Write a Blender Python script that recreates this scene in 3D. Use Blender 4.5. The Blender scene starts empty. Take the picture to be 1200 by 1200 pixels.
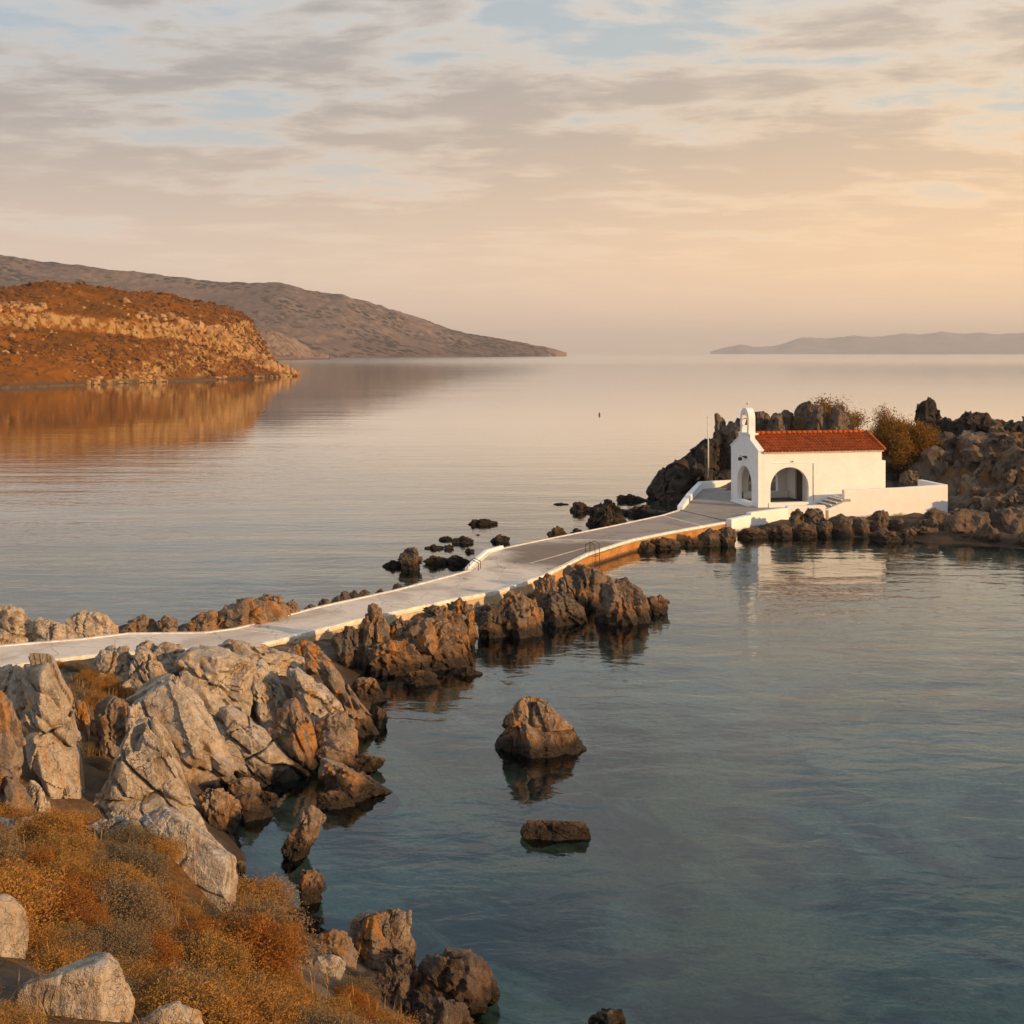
import bpy, bmesh, math, random
import numpy as np
from mathutils import Vector, Matrix

# ------------------------------------------------------------------ camera
H = 9.5            # camera height above the sea (m)
F = 1400.0         # focal length in photograph pixels (1200 px wide)
HZ = 414.0         # horizon row in the photograph
scene = bpy.context.scene
col = scene.collection
cd = bpy.data.cameras.new('camera'); cam = bpy.data.objects.new('camera', cd); col.objects.link(cam)
cam.location = (0, 0, H); cam.rotation_euler = (math.radians(90), 0, 0)
cd.sensor_width = 36; cd.lens = 36 * F / 1200; cd.shift_y = -(600 - HZ) / 1200
cd.clip_start = 0.2; cd.clip_end = 120000
scene.camera = cam

# ------------------------------------------------------------------ light
SUN_AZ = math.radians(120)     # clockwise from the view direction
SUN_EL = math.radians(14)
SUN_V = Vector((math.sin(SUN_AZ) * math.cos(SUN_EL), math.cos(SUN_AZ) * math.cos(SUN_EL), math.sin(SUN_EL)))
sd = bpy.data.lights.new('sun', 'SUN'); so = bpy.data.objects.new('sun', sd); col.objects.link(so)
sd.energy = 4.6; sd.angle = math.radians(1.2); sd.color = (1.0, 0.60, 0.26)
so.rotation_euler = SUN_V.to_track_quat('Z', 'Y').to_euler()
so.location = (60, -40, 40)

class NT:
    """small helper for building node trees"""
    def __init__(s, tree): s.t = tree; s.n = tree.nodes; s.l = tree.links
    def new(s, typ, **kw):
        n = s.n.new(typ)
        for k, v in kw.items(): setattr(n, k, v)
        return n
    def set(s, inp, v):
        if v is None: return
        if isinstance(v, bpy.types.NodeSocket): s.l.new(v, inp)
        else:
            if isinstance(v, (tuple, list)) and inp.type == 'RGBA' and len(v) == 3: v = (*v, 1)
            inp.default_value = v
    def math(s, op, a, b=None, c=None, clamp=False):
        n = s.new('ShaderNodeMath', operation=op, use_clamp=clamp)
        for i, v in enumerate((a, b, c)): s.set(n.inputs[i], v)
        return n.outputs[0]
    def vmath(s, op, a, b=None):
        n = s.new('ShaderNodeVectorMath', operation=op)
        s.set(n.inputs[0], a); s.set(n.inputs[1], b)
        return n.outputs['Value'] if op in ('DOT_PRODUCT', 'LENGTH') else n.outputs[0]
    def mix(s, f, a, b, blend='MIX'):
        n = s.new('ShaderNodeMix', data_type='RGBA', blend_type=blend)
        s.set(n.inputs[0], f); s.set(n.inputs[6], a); s.set(n.inputs[7], b)
        return n.outputs[2]
    def ramp(s, f, a, b, lo=0.0, hi=1.0, smooth=True):
        n = s.new('ShaderNodeMapRange', interpolation_type='SMOOTHSTEP' if smooth else 'LINEAR')
        s.set(n.inputs[0], f); s.set(n.inputs[1], a); s.set(n.inputs[2], b); s.set(n.inputs[3], lo); s.set(n.inputs[4], hi)
        return n.outputs[0]
    def noise(s, vec, scale, detail=4, rough=0.55, dist=0.0, color=False):
        n = s.new('ShaderNodeTexNoise')
        s.set(n.inputs['Vector'], vec); n.inputs['Scale'].default_value = scale
        n.inputs['Detail'].default_value = detail; n.inputs['Roughness'].default_value = rough
        n.inputs['Distortion'].default_value = dist
        return n.outputs['Color' if color else 'Fac']
    def voro(s, vec, scale, feature='F1', out='Distance', rnd=1.0):
        n = s.new('ShaderNodeTexVoronoi', feature=feature)
        s.set(n.inputs['Vector'], vec); n.inputs['Scale'].default_value = scale
        n.inputs['Randomness'].default_value = rnd
        return n.outputs[out]
    def mapping(s, vec, scale=(1, 1, 1), loc=(0, 0, 0), rot=(0, 0, 0)):
        n = s.new('ShaderNodeMapping')
        s.set(n.inputs[0], vec); n.inputs[1].default_value = loc; n.inputs[2].default_value = rot; n.inputs[3].default_value = scale
        return n.outputs[0]
    def sep(s, vec):
        n = s.new('ShaderNodeSeparateXYZ'); s.set(n.inputs[0], vec); return n.outputs
    def comb(s, x, y, z):
        n = s.new('ShaderNodeCombineXYZ')
        for i, v in enumerate((x, y, z)): s.set(n.inputs[i], v)
        return n.outputs[0]
    def bump(s, h, strength, dist, normal=None):
        n = s.new('ShaderNodeBump'); s.set(n.inputs['Strength'], strength); s.set(n.inputs['Distance'], dist)
        s.set(n.inputs['Height'], h); s.set(n.inputs['Normal'], normal)
        return n.outputs[0]

w = bpy.data.worlds.new('World'); scene.world = w; w.use_nodes = True
T = NT(w.node_tree); T.n.clear()
SKY = 0.10
out = T.new('ShaderNodeOutputWorld'); bg = T.new('ShaderNodeBackground')
T.l.new(bg.outputs[0], out.inputs[0]); bg.inputs[1].default_value = SKY
sky = T.new('ShaderNodeTexSky', sky_type='NISHITA', sun_disc=False, sun_elevation=SUN_EL, sun_rotation=SUN_AZ,
            altitude=10, air_density=1.0, dust_density=1.6, ozone_density=1.2)
gen = T.new('ShaderNodeTexCoord').outputs['Generated']
dx, dy, dz = T.sep(gen)
el = T.math('MAXIMUM', dz, 0.0)
# how far a direction is turned towards the sun's side (0..1)
sunh = (math.sin(SUN_AZ), math.cos(SUN_AZ), 0.0)
side = T.math('MULTIPLY_ADD', T.vmath('DOT_PRODUCT', T.vmath('NORMALIZE', T.comb(dx, dy, 0.0)), sunh), 0.5, 0.5)
warm = T.ramp(side, 0.05, 0.50)
# cloud deck: directions projected on a flat layer, so clouds flatten towards the horizon
inv = T.math('DIVIDE', 1.0, T.math('ADD', el, 0.07))
plane = T.comb(T.math('MULTIPLY', dx, inv), T.math('MULTIPLY', dy, inv), 0.0)
pl1 = T.mapping(plane, (1.0, 1.25, 1.0), (3.4, 1.1, 0.0), (0, 0, 0.25))
n1 = T.noise(pl1, 1.15, 8, 0.58, 0.25)
n2 = T.noise(T.mapping(plane, (1.0, 1.5, 1.0), (9.0, 4.0, 2.0), (0, 0, 0.2)), 3.4, 7, 0.62, 0.2)
dens = T.math('ADD', T.math('MULTIPLY', n1, 0.68), T.math('MULTIPLY', n2, 0.32))
# thicker low over the sea, broken higher up
cut = T.ramp(el, 0.10, 0.40, 0.40, 0.525)
cover = T.ramp(T.math('SUBTRACT', dens, cut), -0.05, 0.06)
cover = T.math('MULTIPLY', cover, T.ramp(el, 0.02, 0.12, 0.75, 0.93))
lightness = T.ramp(T.math('SUBTRACT', dens, cut), -0.02, 0.13)
k = 1.0 / SKY
def sk(r, g, b): return (r * k, g * k, b * k)
high = T.ramp(el, 0.12, 0.50)
c_thin = T.mix(warm, sk(0.58, 0.525, 0.475), sk(0.94, 0.70, 0.45))
c_thin = T.mix(high, c_thin, sk(0.70, 0.72, 0.74))
c_thick = T.mix(warm, sk(0.36, 0.325, 0.305), sk(0.59, 0.45, 0.325))
c_thick = T.mix(high, c_thick, sk(0.38, 0.405, 0.43))
cloud = T.mix(lightness, c_thin, c_thick)
gap = T.mix(0.78, sky.outputs[0], T.mix(warm, sk(0.45, 0.49, 0.50), sk(0.70, 0.66, 0.56)))
gap = T.mix(high, gap, T.mix(0.5, sky.outputs[0], sk(0.50, 0.64, 0.76)))
skyc = T.mix(cover, gap, cloud)
# bright hazy air low over the horizon
hz = T.mix(warm, sk(0.78, 0.60, 0.47), sk(1.10, 0.70, 0.37))
lowc = T.mix(warm, sk(0.64, 0.475, 0.40), sk(0.86, 0.58, 0.375))
hz = T.mix(T.ramp(el, 0.0, 0.085), lowc, hz)
hfac = T.ramp(el, 0.01, 0.23, 0.93, 0.0)
skyc = T.mix(hfac, skyc, hz)
T.l.new(skyc, bg.inputs[0])

scene.view_settings.view_transform = 'Standard'
scene.view_settings.look = 'None'
scene.view_settings.exposure = 0.17
scene.view_settings.gamma = 1.0
scene.render.engine = 'CYCLES'
scene.cycles.max_bounces = 4
scene.cycles.transparent_max_bounces = 8
scene.cycles.volume_bounces = 0

# ------------------------------------------------------------------ helpers
rng = np.random.default_rng(7)
random.seed(7)
CAM = np.array([0.0, 0.0, H])

def at(px, py, d):
    """point at depth d (m along the view axis) seen at a photograph pixel"""
    return np.array([(px - 600) / F * d, d, H - (py - HZ) / F * d])
def onz(px, py, z):
    """point on the level z seen at a photograph pixel"""
    return at(px, py, (H - z) * F / (py - HZ))
def proj(x, y, z):
    return 600 + F * x / y, HZ + (H - z) * F / y

def _hash(ix, iy, iz, seed):
    h = (ix.astype(np.uint32) * np.uint32(374761393) + iy.astype(np.uint32) * np.uint32(668265263)
         + iz.astype(np.uint32) * np.uint32(2147483647 - 97) + np.uint32((seed * 974711 + 1013) % 4294967291))
    h ^= h >> np.uint32(13); h *= np.uint32(1274126177); h ^= h >> np.uint32(16)
    h *= np.uint32(2246822519); h ^= h >> np.uint32(13)
    return h.astype(np.float64) / 4294967295.0
def vnoise(p, seed=0):
    """value noise, -1..1, p is (n,3)"""
    i = np.floor(p); f = p - i; i = i.astype(np.int64)
    u = f * f * f * (f * (f * 6 - 15) + 10)
    r = 0
    for a in (0, 1):
        for b in (0, 1):
            for c in (0, 1):
                wgt = (u[:, 0] if a else 1 - u[:, 0]) * (u[:, 1] if b else 1 - u[:, 1]) * (u[:, 2] if c else 1 - u[:, 2])
                r = r + wgt * _hash(i[:, 0] + a, i[:, 1] + b, i[:, 2] + c, seed)
    return r * 2 - 1
ROT = np.array([[0.36, 0.48, -0.8], [-0.8, 0.6, 0.0], [0.48, 0.64, 0.6]])
def fbm(p, octv=4, seed=0, gain=0.5, lac=2.03, ridged=False):
    a, s, tot = 1.0, 0, 0
    for o in range(octv):
        n = vnoise(p, seed + o * 17)
        if ridged: n = 1 - 2 * np.abs(n)
        s = s + a * n; tot += a; a *= gain; p = (p @ ROT.T) * lac + 11.3
    return s / tot

def facets(p, seed):
    """piecewise tilted chips: every cell of a jittered lattice has its own slope"""
    i = np.floor(p).astype(np.int64); best = np.full(len(p), 1e9); val = np.zeros(len(p))
    for a in (-1, 0, 1):
        for b in (-1, 0, 1):
            for c in (-1, 0, 1):
                q = i + (a, b, c)
                h = [_hash(q[:, 0], q[:, 1], q[:, 2], seed + k_) for k_ in range(3)]
                d = p - (q + np.stack(h, 1) * 0.9)
                r = (d * d).sum(1); m = r < best
                best = np.where(m, r, best)
                t = np.stack([np.sin(h[1] * 40), np.sin(h[2] * 37), np.sin(h[0] * 43)], 1)
                val = np.where(m, (d * t).sum(1) + (h[0] - 0.5) * 0.5, val)
    return val
def mesh_from(name, V, Fc, smooth=True):
    me = bpy.data.meshes.new(name)
    V = np.asarray(V, dtype=np.float64)
    if isinstance(Fc, np.ndarray):
        nf, k_ = Fc.shape
        me.vertices.add(len(V)); me.vertices.foreach_set('co', V.astype(np.float32).ravel())
        me.loops.add(nf * k_); me.loops.foreach_set('vertex_index', Fc.astype(np.int32).ravel())
        me.polygons.add(nf); me.polygons.foreach_set('loop_start', np.arange(0, nf * k_, k_, dtype=np.int32))
        me.polygons.foreach_set('loop_total', np.full(nf, k_, dtype=np.int32))
        me.update(calc_edges=True); me.validate()
    else:
        me.from_pydata([tuple(v) for v in V], [], Fc); me.update()
    me.polygons.foreach_set('use_smooth', np.full(len(me.polygons), smooth, dtype=bool))
    return me
def obj(name, me, mat=None, parent=None):
    o = bpy.data.objects.new(name, me); col.objects.link(o)
    if mat is not None and me is not None and not me.materials: me.materials.append(mat)
    if parent is not None: o.parent = parent
    return o
def tag(o, label=None, cat=None, group=None, kind=None):
    if label: o['label'] = label
    if cat: o['category'] = cat
    if group: o['group'] = group
    if kind: o['kind'] = kind
    return o
def empty(name, loc, rz=0.0):
    o = bpy.data.objects.new(name, None); col.objects.link(o)
    o.location = loc; o.rotation_euler = (0, 0, rz); o.empty_display_size = 0.3
    return o

class MB:
    """collects simple solids into one mesh"""
    def __init__(s): s.v = []; s.f = []
    def box(s, x0, x1, y0, y1, z0, z1):
        b = len(s.v)
        s.v += [(x0, y0, z0), (x1, y0, z0), (x1, y1, z0), (x0, y1, z0), (x0, y0, z1), (x1, y0, z1), (x1, y1, z1), (x0, y1, z1)]
        s.f += [tuple(b + i for i in q) for q in ((3, 2, 1, 0), (4, 5, 6, 7), (0, 1, 5, 4), (1, 2, 6, 5), (2, 3, 7, 6), (3, 0, 4, 7))]
        return s
    def prism(s, pts, off):
        """closed polygon pts (3D) swept by the vector off"""
        b = len(s.v); n = len(pts); off = np.array(off)
        s.v += [tuple(p) for p in pts] + [tuple(np.array(p) + off) for p in pts]
        s.f += [tuple(range(b + n - 1, b - 1, -1)), tuple(range(b + n, b + 2 * n))]
        for i in range(n):
            j = (i + 1) % n; s.f.append((b + i, b + j, b + n + j, b + n + i))
        return s
    def tube(s, path, rad, seg=8):
        path = [np.array(p, float) for p in path]; b = len(s.v); n = len(path)
        rad = rad if isinstance(rad, (list, tuple)) else [rad] * n
        for i, p in enumerate(path):
            t = path[min(i + 1, n - 1)] - path[max(i - 1, 0)]; t /= np.linalg.norm(t) + 1e-9
            a = np.cross(t, (0, 0, 1.0) if abs(t[2]) < 0.9 else (1.0, 0, 0)); a /= np.linalg.norm(a); c = np.cross(t, a)
            for j in range(seg):
                th = 2 * math.pi * j / seg
                s.v.append(tuple(p + rad[i] * (a * math.cos(th) + c * math.sin(th))))
        for i in range(n - 1):
            for j in range(seg):
                k_ = (j + 1) % seg
                s.f.append((b + i * seg + j, b + i * seg + k_, b + (i + 1) * seg + k_, b + (i + 1) * seg + j))
        s.f.append(tuple(b + j for j in range(seg - 1, -1, -1))); s.f.append(tuple(b + (n - 1) * seg + j for j in range(seg)))
        return s
    def build(s, name, mat, parent=None, smooth=False, bevel=0.0):
        me = mesh_from(name, s.v, s.f, smooth)
        bm = bmesh.new(); bm.from_mesh(me); bmesh.ops.recalc_face_normals(bm, faces=bm.faces)
        if bevel > 0:
            es = [e for e in bm.edges if len(e.link_faces) == 2 and e.calc_face_angle(0) > 0.5]
            bmesh.ops.bevel(bm, geom=es, offset=bevel, segments=2, affect='EDGES', profile=0.6, clamp_overlap=True)
        bm.to_mesh(me); bm.free()
        return obj(name, me, mat, parent)

# ------------------------------------------------------------------ materials
def newmat(name):
    m = bpy.data.materials.new(name); m.use_nodes = True
    t = NT(m.node_tree); t.n.clear()
    o = t.new('ShaderNodeOutputMaterial'); p = t.new('ShaderNodeBsdfPrincipled')
    t.l.new(p.outputs[0], o.inputs[0])
    return m, t, p
def geo(t):
    return t.new('ShaderNodeNewGeometry').outputs['Position']

def rock_mat(name, c_light, c_mid, c_dark, orange, orange_amt, white_amt=0.2, tide=0.55, scale=1.0, bumpd=0.11):
    m, t, p = newmat(name)
    pos = geo(t)
    rnd = t.new('ShaderNodeObjectInfo').outputs['Random']
    px, py, pz = t.sep(pos)
    q = t.vmath('ADD', pos, t.comb(t.math('MULTIPLY', rnd, 37.0), 0.0, 0.0))
    big = t.noise(q, 0.9 * scale, 3, 0.6, 0.6)
    mid = t.noise(q, 3.6 * scale, 5, 0.68, 0.4)
    fine = t.noise(q, 15.0 * scale, 5, 0.78)
    streak = t.noise(t.mapping(q, (2.6, 2.6, 0.45)), 1.6 * scale, 5, 0.65, 0.5)
    c = t.mix(t.ramp(big, 0.35, 0.65), c_mid, c_light)
    c = t.mix(t.ramp(mid, 0.50, 0.66, 0.0, 0.7), c, c_dark)
    # rusty staining in vertical runs and patches, orange deepened to paint in warm sunlight
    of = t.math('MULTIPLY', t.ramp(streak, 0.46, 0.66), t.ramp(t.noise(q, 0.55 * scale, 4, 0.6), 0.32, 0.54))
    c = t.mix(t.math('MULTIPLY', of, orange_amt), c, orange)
    # pale lichen and salt spots
    wf = t.ramp(t.noise(q, 5.0 * scale, 5, 0.72, 0.8), 0.62, 0.72, 0.0, white_amt)
    c = t.mix(wf, c, (0.62, 0.59, 0.54))
    # black pits and hairline cracks
    wq = t.vmath('ADD', t.mapping(q, (1.0, 1.0, 0.55)), t.vmath('MULTIPLY', t.noise(q, 1.3 * scale, 5, 0.65, 0, True), (1.1,) * 3))
    vx = t.voro(wq, 1.5 * scale, 'DISTANCE_TO_EDGE')
    vy = t.voro(wq, 5.5 * scale, 'DISTANCE_TO_EDGE')
    gate = t.ramp(t.noise(q, 0.8 * scale, 3, 0.5), 0.44, 0.60)
    crk = t.math('MULTIPLY', t.math('MAXIMUM', t.ramp(vx, 0.0, 0.022), t.math('SUBTRACT', 1.0, gate)), t.ramp(vy, 0.0, 0.06, 0.85, 1.0))
    # tide marks: rust brown splash zone and black wet foot
    zz = t.math('ADD', pz, t.math('MULTIPLY_ADD', mid, -0.55, 0.27))
    c = t.mix(t.ramp(zz, tide * 0.75, tide * 2.0, 0.7, 0.0), c, t.mix(t.ramp(fine, 0.35, 0.7), t.mix(0.6, c_mid, (0.34, 0.15, 0.035)), t.mix(0.6, c_dark, (0.14, 0.065, 0.025))))
    wet = t.ramp(zz, 0.16, 0.20 + tide * 0.8, 1.0, 0.0)
    c = t.mix(t.math('MULTIPLY', wet, 0.93), c, (0.022, 0.017, 0.012))
    c = t.mix(t.ramp(fine, 0.32, 0.58, 0.5, 0.0), c, t.mix(1.0, c, (0.35, 0.30, 0.27), 'MULTIPLY'))
    c = t.mix(t.ramp(crk, 0.0, 1.0, 0.4, 0.0, False), c, t.mix(1.0, c, (0.22, 0.19, 0.17), 'MULTIPLY'))
    T_ = t.math('ADD', t.math('MULTIPLY', mid, 0.6), t.math('MULTIPLY', fine, 0.45))
    T_ = t.math('ADD', T_, t.math('MULTIPLY', streak, 0.5))
    T_ = t.math('ADD', T_, t.math('MULTIPLY', crk, 0.7))
    nb = t.bump(T_, 1.0, bumpd)
    t.set(p.inputs['Base Color'], c)
    t.set(p.inputs['Roughness'], t.ramp(wet, 0.0, 1.0, 0.88, 0.42))
    p.inputs['Specular IOR Level'].default_value = 0.3
    t.set(p.inputs['Normal'], nb)
    return m

M = {}
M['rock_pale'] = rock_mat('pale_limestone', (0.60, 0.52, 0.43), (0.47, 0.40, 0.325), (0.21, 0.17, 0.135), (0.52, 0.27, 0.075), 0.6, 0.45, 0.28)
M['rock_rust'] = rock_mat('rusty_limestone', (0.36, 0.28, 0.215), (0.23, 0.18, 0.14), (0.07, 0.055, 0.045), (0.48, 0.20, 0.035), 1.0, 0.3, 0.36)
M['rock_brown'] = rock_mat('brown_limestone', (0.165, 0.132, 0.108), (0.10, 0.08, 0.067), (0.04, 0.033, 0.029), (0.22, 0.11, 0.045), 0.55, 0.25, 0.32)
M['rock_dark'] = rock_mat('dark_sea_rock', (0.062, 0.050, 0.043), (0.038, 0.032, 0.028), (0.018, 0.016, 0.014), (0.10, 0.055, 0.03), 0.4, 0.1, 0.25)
M['rock_shore'] = rock_mat('splash_zone_limestone', (0.28, 0.215, 0.165), (0.17, 0.13, 0.10), (0.05, 0.04, 0.033), (0.50, 0.205, 0.035), 1.0, 0.3, 0.42)  # dark base; strong orange adds golden sunlit patches to the rust colour
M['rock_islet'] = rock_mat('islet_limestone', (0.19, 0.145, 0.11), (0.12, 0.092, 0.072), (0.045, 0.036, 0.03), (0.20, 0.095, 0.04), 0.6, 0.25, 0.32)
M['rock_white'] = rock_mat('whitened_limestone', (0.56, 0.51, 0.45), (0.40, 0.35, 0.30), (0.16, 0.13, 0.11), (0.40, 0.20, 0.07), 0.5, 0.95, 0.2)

def simple(name, c, rough=0.8, noise=0.12, scale=3.0, bump=0.0, bscale=20.0, metal=0.0):
    m, t, p = newmat(name)
    pos = geo(t)
    f = t.noise(pos, scale, 5, 0.6)
    cc = t.mix(t.ramp(f, 0.3, 0.7), tuple(x * (1 - noise) for x in c), tuple(min(1, x * (1 + noise)) for x in c))
    t.set(p.inputs['Base Color'], cc); p.inputs['Roughness'].default_value = rough; p.inputs['Metallic'].default_value = metal
    if bump: t.set(p.inputs['Normal'], t.bump(t.noise(pos, bscale, 5, 0.6), 0.6, bump))
    return m

def whitewash(name, dirt=0.5):
    m, t, p = newmat(name)
    pos = geo(t)
    f = t.noise(pos, 1.6, 6, 0.65, 0.3)
    st = t.noise(t.mapping(pos, (5.0, 5.0, 0.5)), 1.0, 5, 0.65)
    c = t.mix(t.ramp(f, 0.35, 0.7), (0.79, 0.785, 0.78), (0.85, 0.845, 0.84))
    c = t.mix(t.ramp(st, 0.56, 0.78, 0.0, 0.22 * dirt), c, (0.46, 0.41, 0.35))
    _, _, pz = t.sep(pos)
    zz = t.math('ADD', pz, t.math('MULTIPLY_ADD', f, -0.5, 0.25))
    c = t.mix(t.ramp(zz, 0.12, 0.30, 0.85 * min(1, dirt * 1.6), 0.0), c, (0.10, 0.075, 0.05))
    t.set(p.inputs['Base Color'], c); p.inputs['Roughness'].default_value = 0.85
    p.inputs['Specular IOR Level'].default_value = 0.25
    t.set(p.inputs['Normal'], t.bump(t.noise(pos, 9.0, 5, 0.6), 0.5, 0.012))
    return m
M['white'] = whitewash('white_lime_wash', 0.55)
M['white_sea'] = whitewash('weathered_lime_wash', 0.8)
M['frame'] = simple('dark_painted_wood', (0.09, 0.06, 0.045), 0.6)
M['dark_metal'] = simple('dark_metal', (0.05, 0.045, 0.04), 0.5, metal=0.6)
M['rusty_metal'] = simple('rusty_metal', (0.10, 0.06, 0.045), 0.6, 0.4, 9.0, metal=0.4)
M['bronze'] = simple('old_bronze', (0.10, 0.075, 0.04), 0.45, metal=0.8)
M['pole'] = simple('white_pole_paint', (0.62, 0.60, 0.57), 0.5)
M['glass'] = simple('lamp_glass', (0.25, 0.25, 0.24), 0.2)
M['buoy'] = simple('weathered_buoy_plastic', (0.10, 0.06, 0.045), 0.6)
M['floor'] = simple('porch_floor_slabs', (0.13, 0.11, 0.10), 0.8, 0.25, 2.0)
M['step'] = simple('step_concrete', (0.33, 0.29, 0.25), 0.85, 0.2, 3.0, 0.006, 30)
M['mortar'] = simple('lime_mortar', (0.50, 0.46, 0.40), 0.9, 0.2, 6.0)

def tile_mat():
    m, t, p = newmat('red_clay_tile')
    pos = geo(t)
    v = t.voro(t.mapping(t.new('ShaderNodeTexCoord').outputs['Object'], (1 / 0.21, 1 / 0.34, 1 / 0.34)), 1.0, 'F1', 'Color')
    r = t.sep(v)[0]
    c = t.mix(r, (0.33, 0.068, 0.014), (0.50, 0.115, 0.025))
    c = t.mix(t.ramp(t.noise(pos, 1.5, 5, 0.6), 0.5, 0.75, 0, 0.5), c, (0.20, 0.055, 0.02))
    t.set(p.inputs['Base Color'], c); p.inputs['Roughness'].default_value = 0.9; p.inputs['Specular IOR Level'].default_value = 0.15
    return m
M['tile'] = tile_mat()

def concrete(name, c, cdark, dark_amt, stain=None):
    m, t, p = newmat(name)
    pos = geo(t)
    a = t.noise(pos, 0.55, 6, 0.62, 0.6); b = t.noise(pos, 4.0, 6, 0.65); f = t.noise(pos, 40.0, 4, 0.6)
    cc = t.mix(t.ramp(a, 0.42, 0.66, 0.0, dark_amt), c, cdark)
    cc = t.mix(t.ramp(b, 0.5, 0.75, 0.0, 0.35), cc, cdark)
    cc = t.mix(t.ramp(f, 0.3, 0.7, 0.0, 0.25), cc, t.mix(1.0, cc, (0.6, 0.6, 0.6), 'MULTIPLY'))
    ck = t.voro(t.vmath('ADD', pos, t.vmath('MULTIPLY', t.noise(pos, 1.1, 4, 0.6, 0, True), (0.8,) * 3)), 0.55, 'DISTANCE_TO_EDGE')
    cc = t.mix(t.ramp(ck, 0.0, 0.012, 0.6, 0.0), cc, (0.10, 0.08, 0.06))
    if stain is not None:      # a damp patch with an irregular edge on the paving
        (sx, sy, sr, c2) = stain
        wob = t.math('MULTIPLY_ADD', t.noise(pos, 0.6, 5, 0.6), 4.0, -2.0)
        dd = t.math('ADD', t.vmath('LENGTH', t.vmath('SUBTRACT', t.mapping(pos, (1, 1, 0)), (sx, sy, 0.0))), wob)
        cc = t.mix(t.ramp(dd, sr * 0.6, sr * 1.15, 0.85, 0.0), cc, c2)
    t.set(p.inputs['Base Color'], cc); p.inputs['Roughness'].default_value = 0.9
    p.inputs['Specular IOR Level'].default_value = 0.2
    t.set(p.inputs['Normal'], t.bump(t.math('ADD', b, t.math('MULTIPLY', f, 0.4)), 0.5, 0.01))
    return m
M['paving'] = concrete('pale_path_concrete', (0.76, 0.655, 0.55), (0.50, 0.41, 0.33), 0.85, (3.4, 53.0, 4.6, (0.15, 0.11, 0.085)))
M['paving_old'] = concrete('old_path_concrete', (0.38, 0.32, 0.275), (0.24, 0.20, 0.17), 0.75, (2.9, 51.0, 4.2, (0.12, 0.09, 0.075)))
M['plaza'] = concrete('forecourt_concrete', (0.34, 0.30, 0.265), (0.22, 0.19, 0.165), 0.5)
M['line'] = simple('white_edge_paint', (0.74, 0.68, 0.60), 0.8, 0.22, 4.0)

def quay_mat():
    m, t, p = newmat('ochre_stained_quay')
    pos = geo(t); px, py, pz = t.sep(pos)
    a = t.noise(t.mapping(pos, (1.5, 1.5, 0.5)), 1.0, 5, 0.62, 0.4); b = t.noise(pos, 6.0, 6, 0.65)
    old = t.ramp(px, -2.0, 3.0)           # the older, seaward half of the quay is the rustier one
    base = t.mix(old, (0.58, 0.46, 0.30), (0.46, 0.21, 0.05))
    c = t.mix(t.ramp(a, 0.4, 0.65, 0.0, 0.7), base, t.mix(old, (0.42, 0.28, 0.13), (0.30, 0.11, 0.025)))
    c = t.mix(t.ramp(b, 0.52, 0.72, 0.0, 0.5), c, (0.12, 0.06, 0.025))
    zz = t.math('ADD', pz, t.math('MULTIPLY_ADD', b, -0.3, 0.15))
    c = t.mix(t.ramp(zz, 0.04, 0.22, 0.92, 0.0), c, (0.03, 0.022, 0.014))
    t.set(p.inputs['Base Color'], c); p.inputs['Roughness'].default_value = 0.85
    t.set(p.inputs['Normal'], t.bump(b, 0.7, 0.03))
    return m
M['quay'] = quay_mat()

def ground_mat():
    m, t, p = newmat('shore_and_seabed')
    pos = geo(t); px, py, pz = t.sep(pos)
    big = t.noise(pos, 0.35, 5, 0.6, 0.5); mid = t.noise(pos, 1.6, 6, 0.65, 0.4); fine = t.noise(pos, 9.0, 6, 0.7)
    rock = t.mix(t.ramp(mid, 0.35, 0.66), (0.17, 0.125, 0.095), (0.075, 0.058, 0.045))
    dry = t.mix(t.ramp(fine, 0.35, 0.65), (0.20, 0.10, 0.03), (0.09, 0.05, 0.022))
    gm = t.math('MULTIPLY', t.ramp(pz, 1.0, 2.0), t.ramp(big, 0.38, 0.56))
    land = t.mix(gm, rock, dry)
    # seabed: sand, weed beds and stones
    sand = t.mix(t.ramp(fine, 0.3, 0.7), (0.40, 0.33, 0.20), (0.24, 0.20, 0.125))
    weed = t.mix(t.ramp(mid, 0.3, 0.7), (0.028, 0.04, 0.03), (0.07, 0.07, 0.045))
    bed = t.mix(t.ramp(t.noise(pos, 0.30, 6, 0.62, 0.8), 0.42, 0.56), sand, weed)
    bed = t.mix(t.ramp(t.noise(t.mapping(pos, (1, 1, 1), (31.0, 7.0, 0)), 0.16, 5, 0.6, 0.6), 0.50, 0.62, 0.0, 0.8), bed, t.mix(t.ramp(fine, 0.3, 0.7), (0.46, 0.33, 0.13), (0.24, 0.165, 0.07)))
    bed = t.mix(t.ramp(mid, 0.55, 0.68, 0.0, 0.7), bed, (0.05, 0.045, 0.035))
    zz = t.math('ADD', pz, t.math('MULTIPLY_ADD', mid, -0.4, 0.2))
    c = t.mix(t.ramp(zz, -0.35, 0.05), bed, (0.06, 0.04, 0.025))
    c = t.mix(t.ramp(zz, 0.10, 0.55), c, land)
    t.set(p.inputs['Base Color'], c); p.inputs['Roughness'].default_value = 0.9
    p.inputs['Specular IOR Level'].default_value = 0.15
    t.set(p.inputs['Normal'], t.bump(t.math('ADD', mid, t.math('MULTIPLY', fine, 0.4)), 0.8, 0.10))
    return m
M['ground'] = ground_mat()

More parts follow.
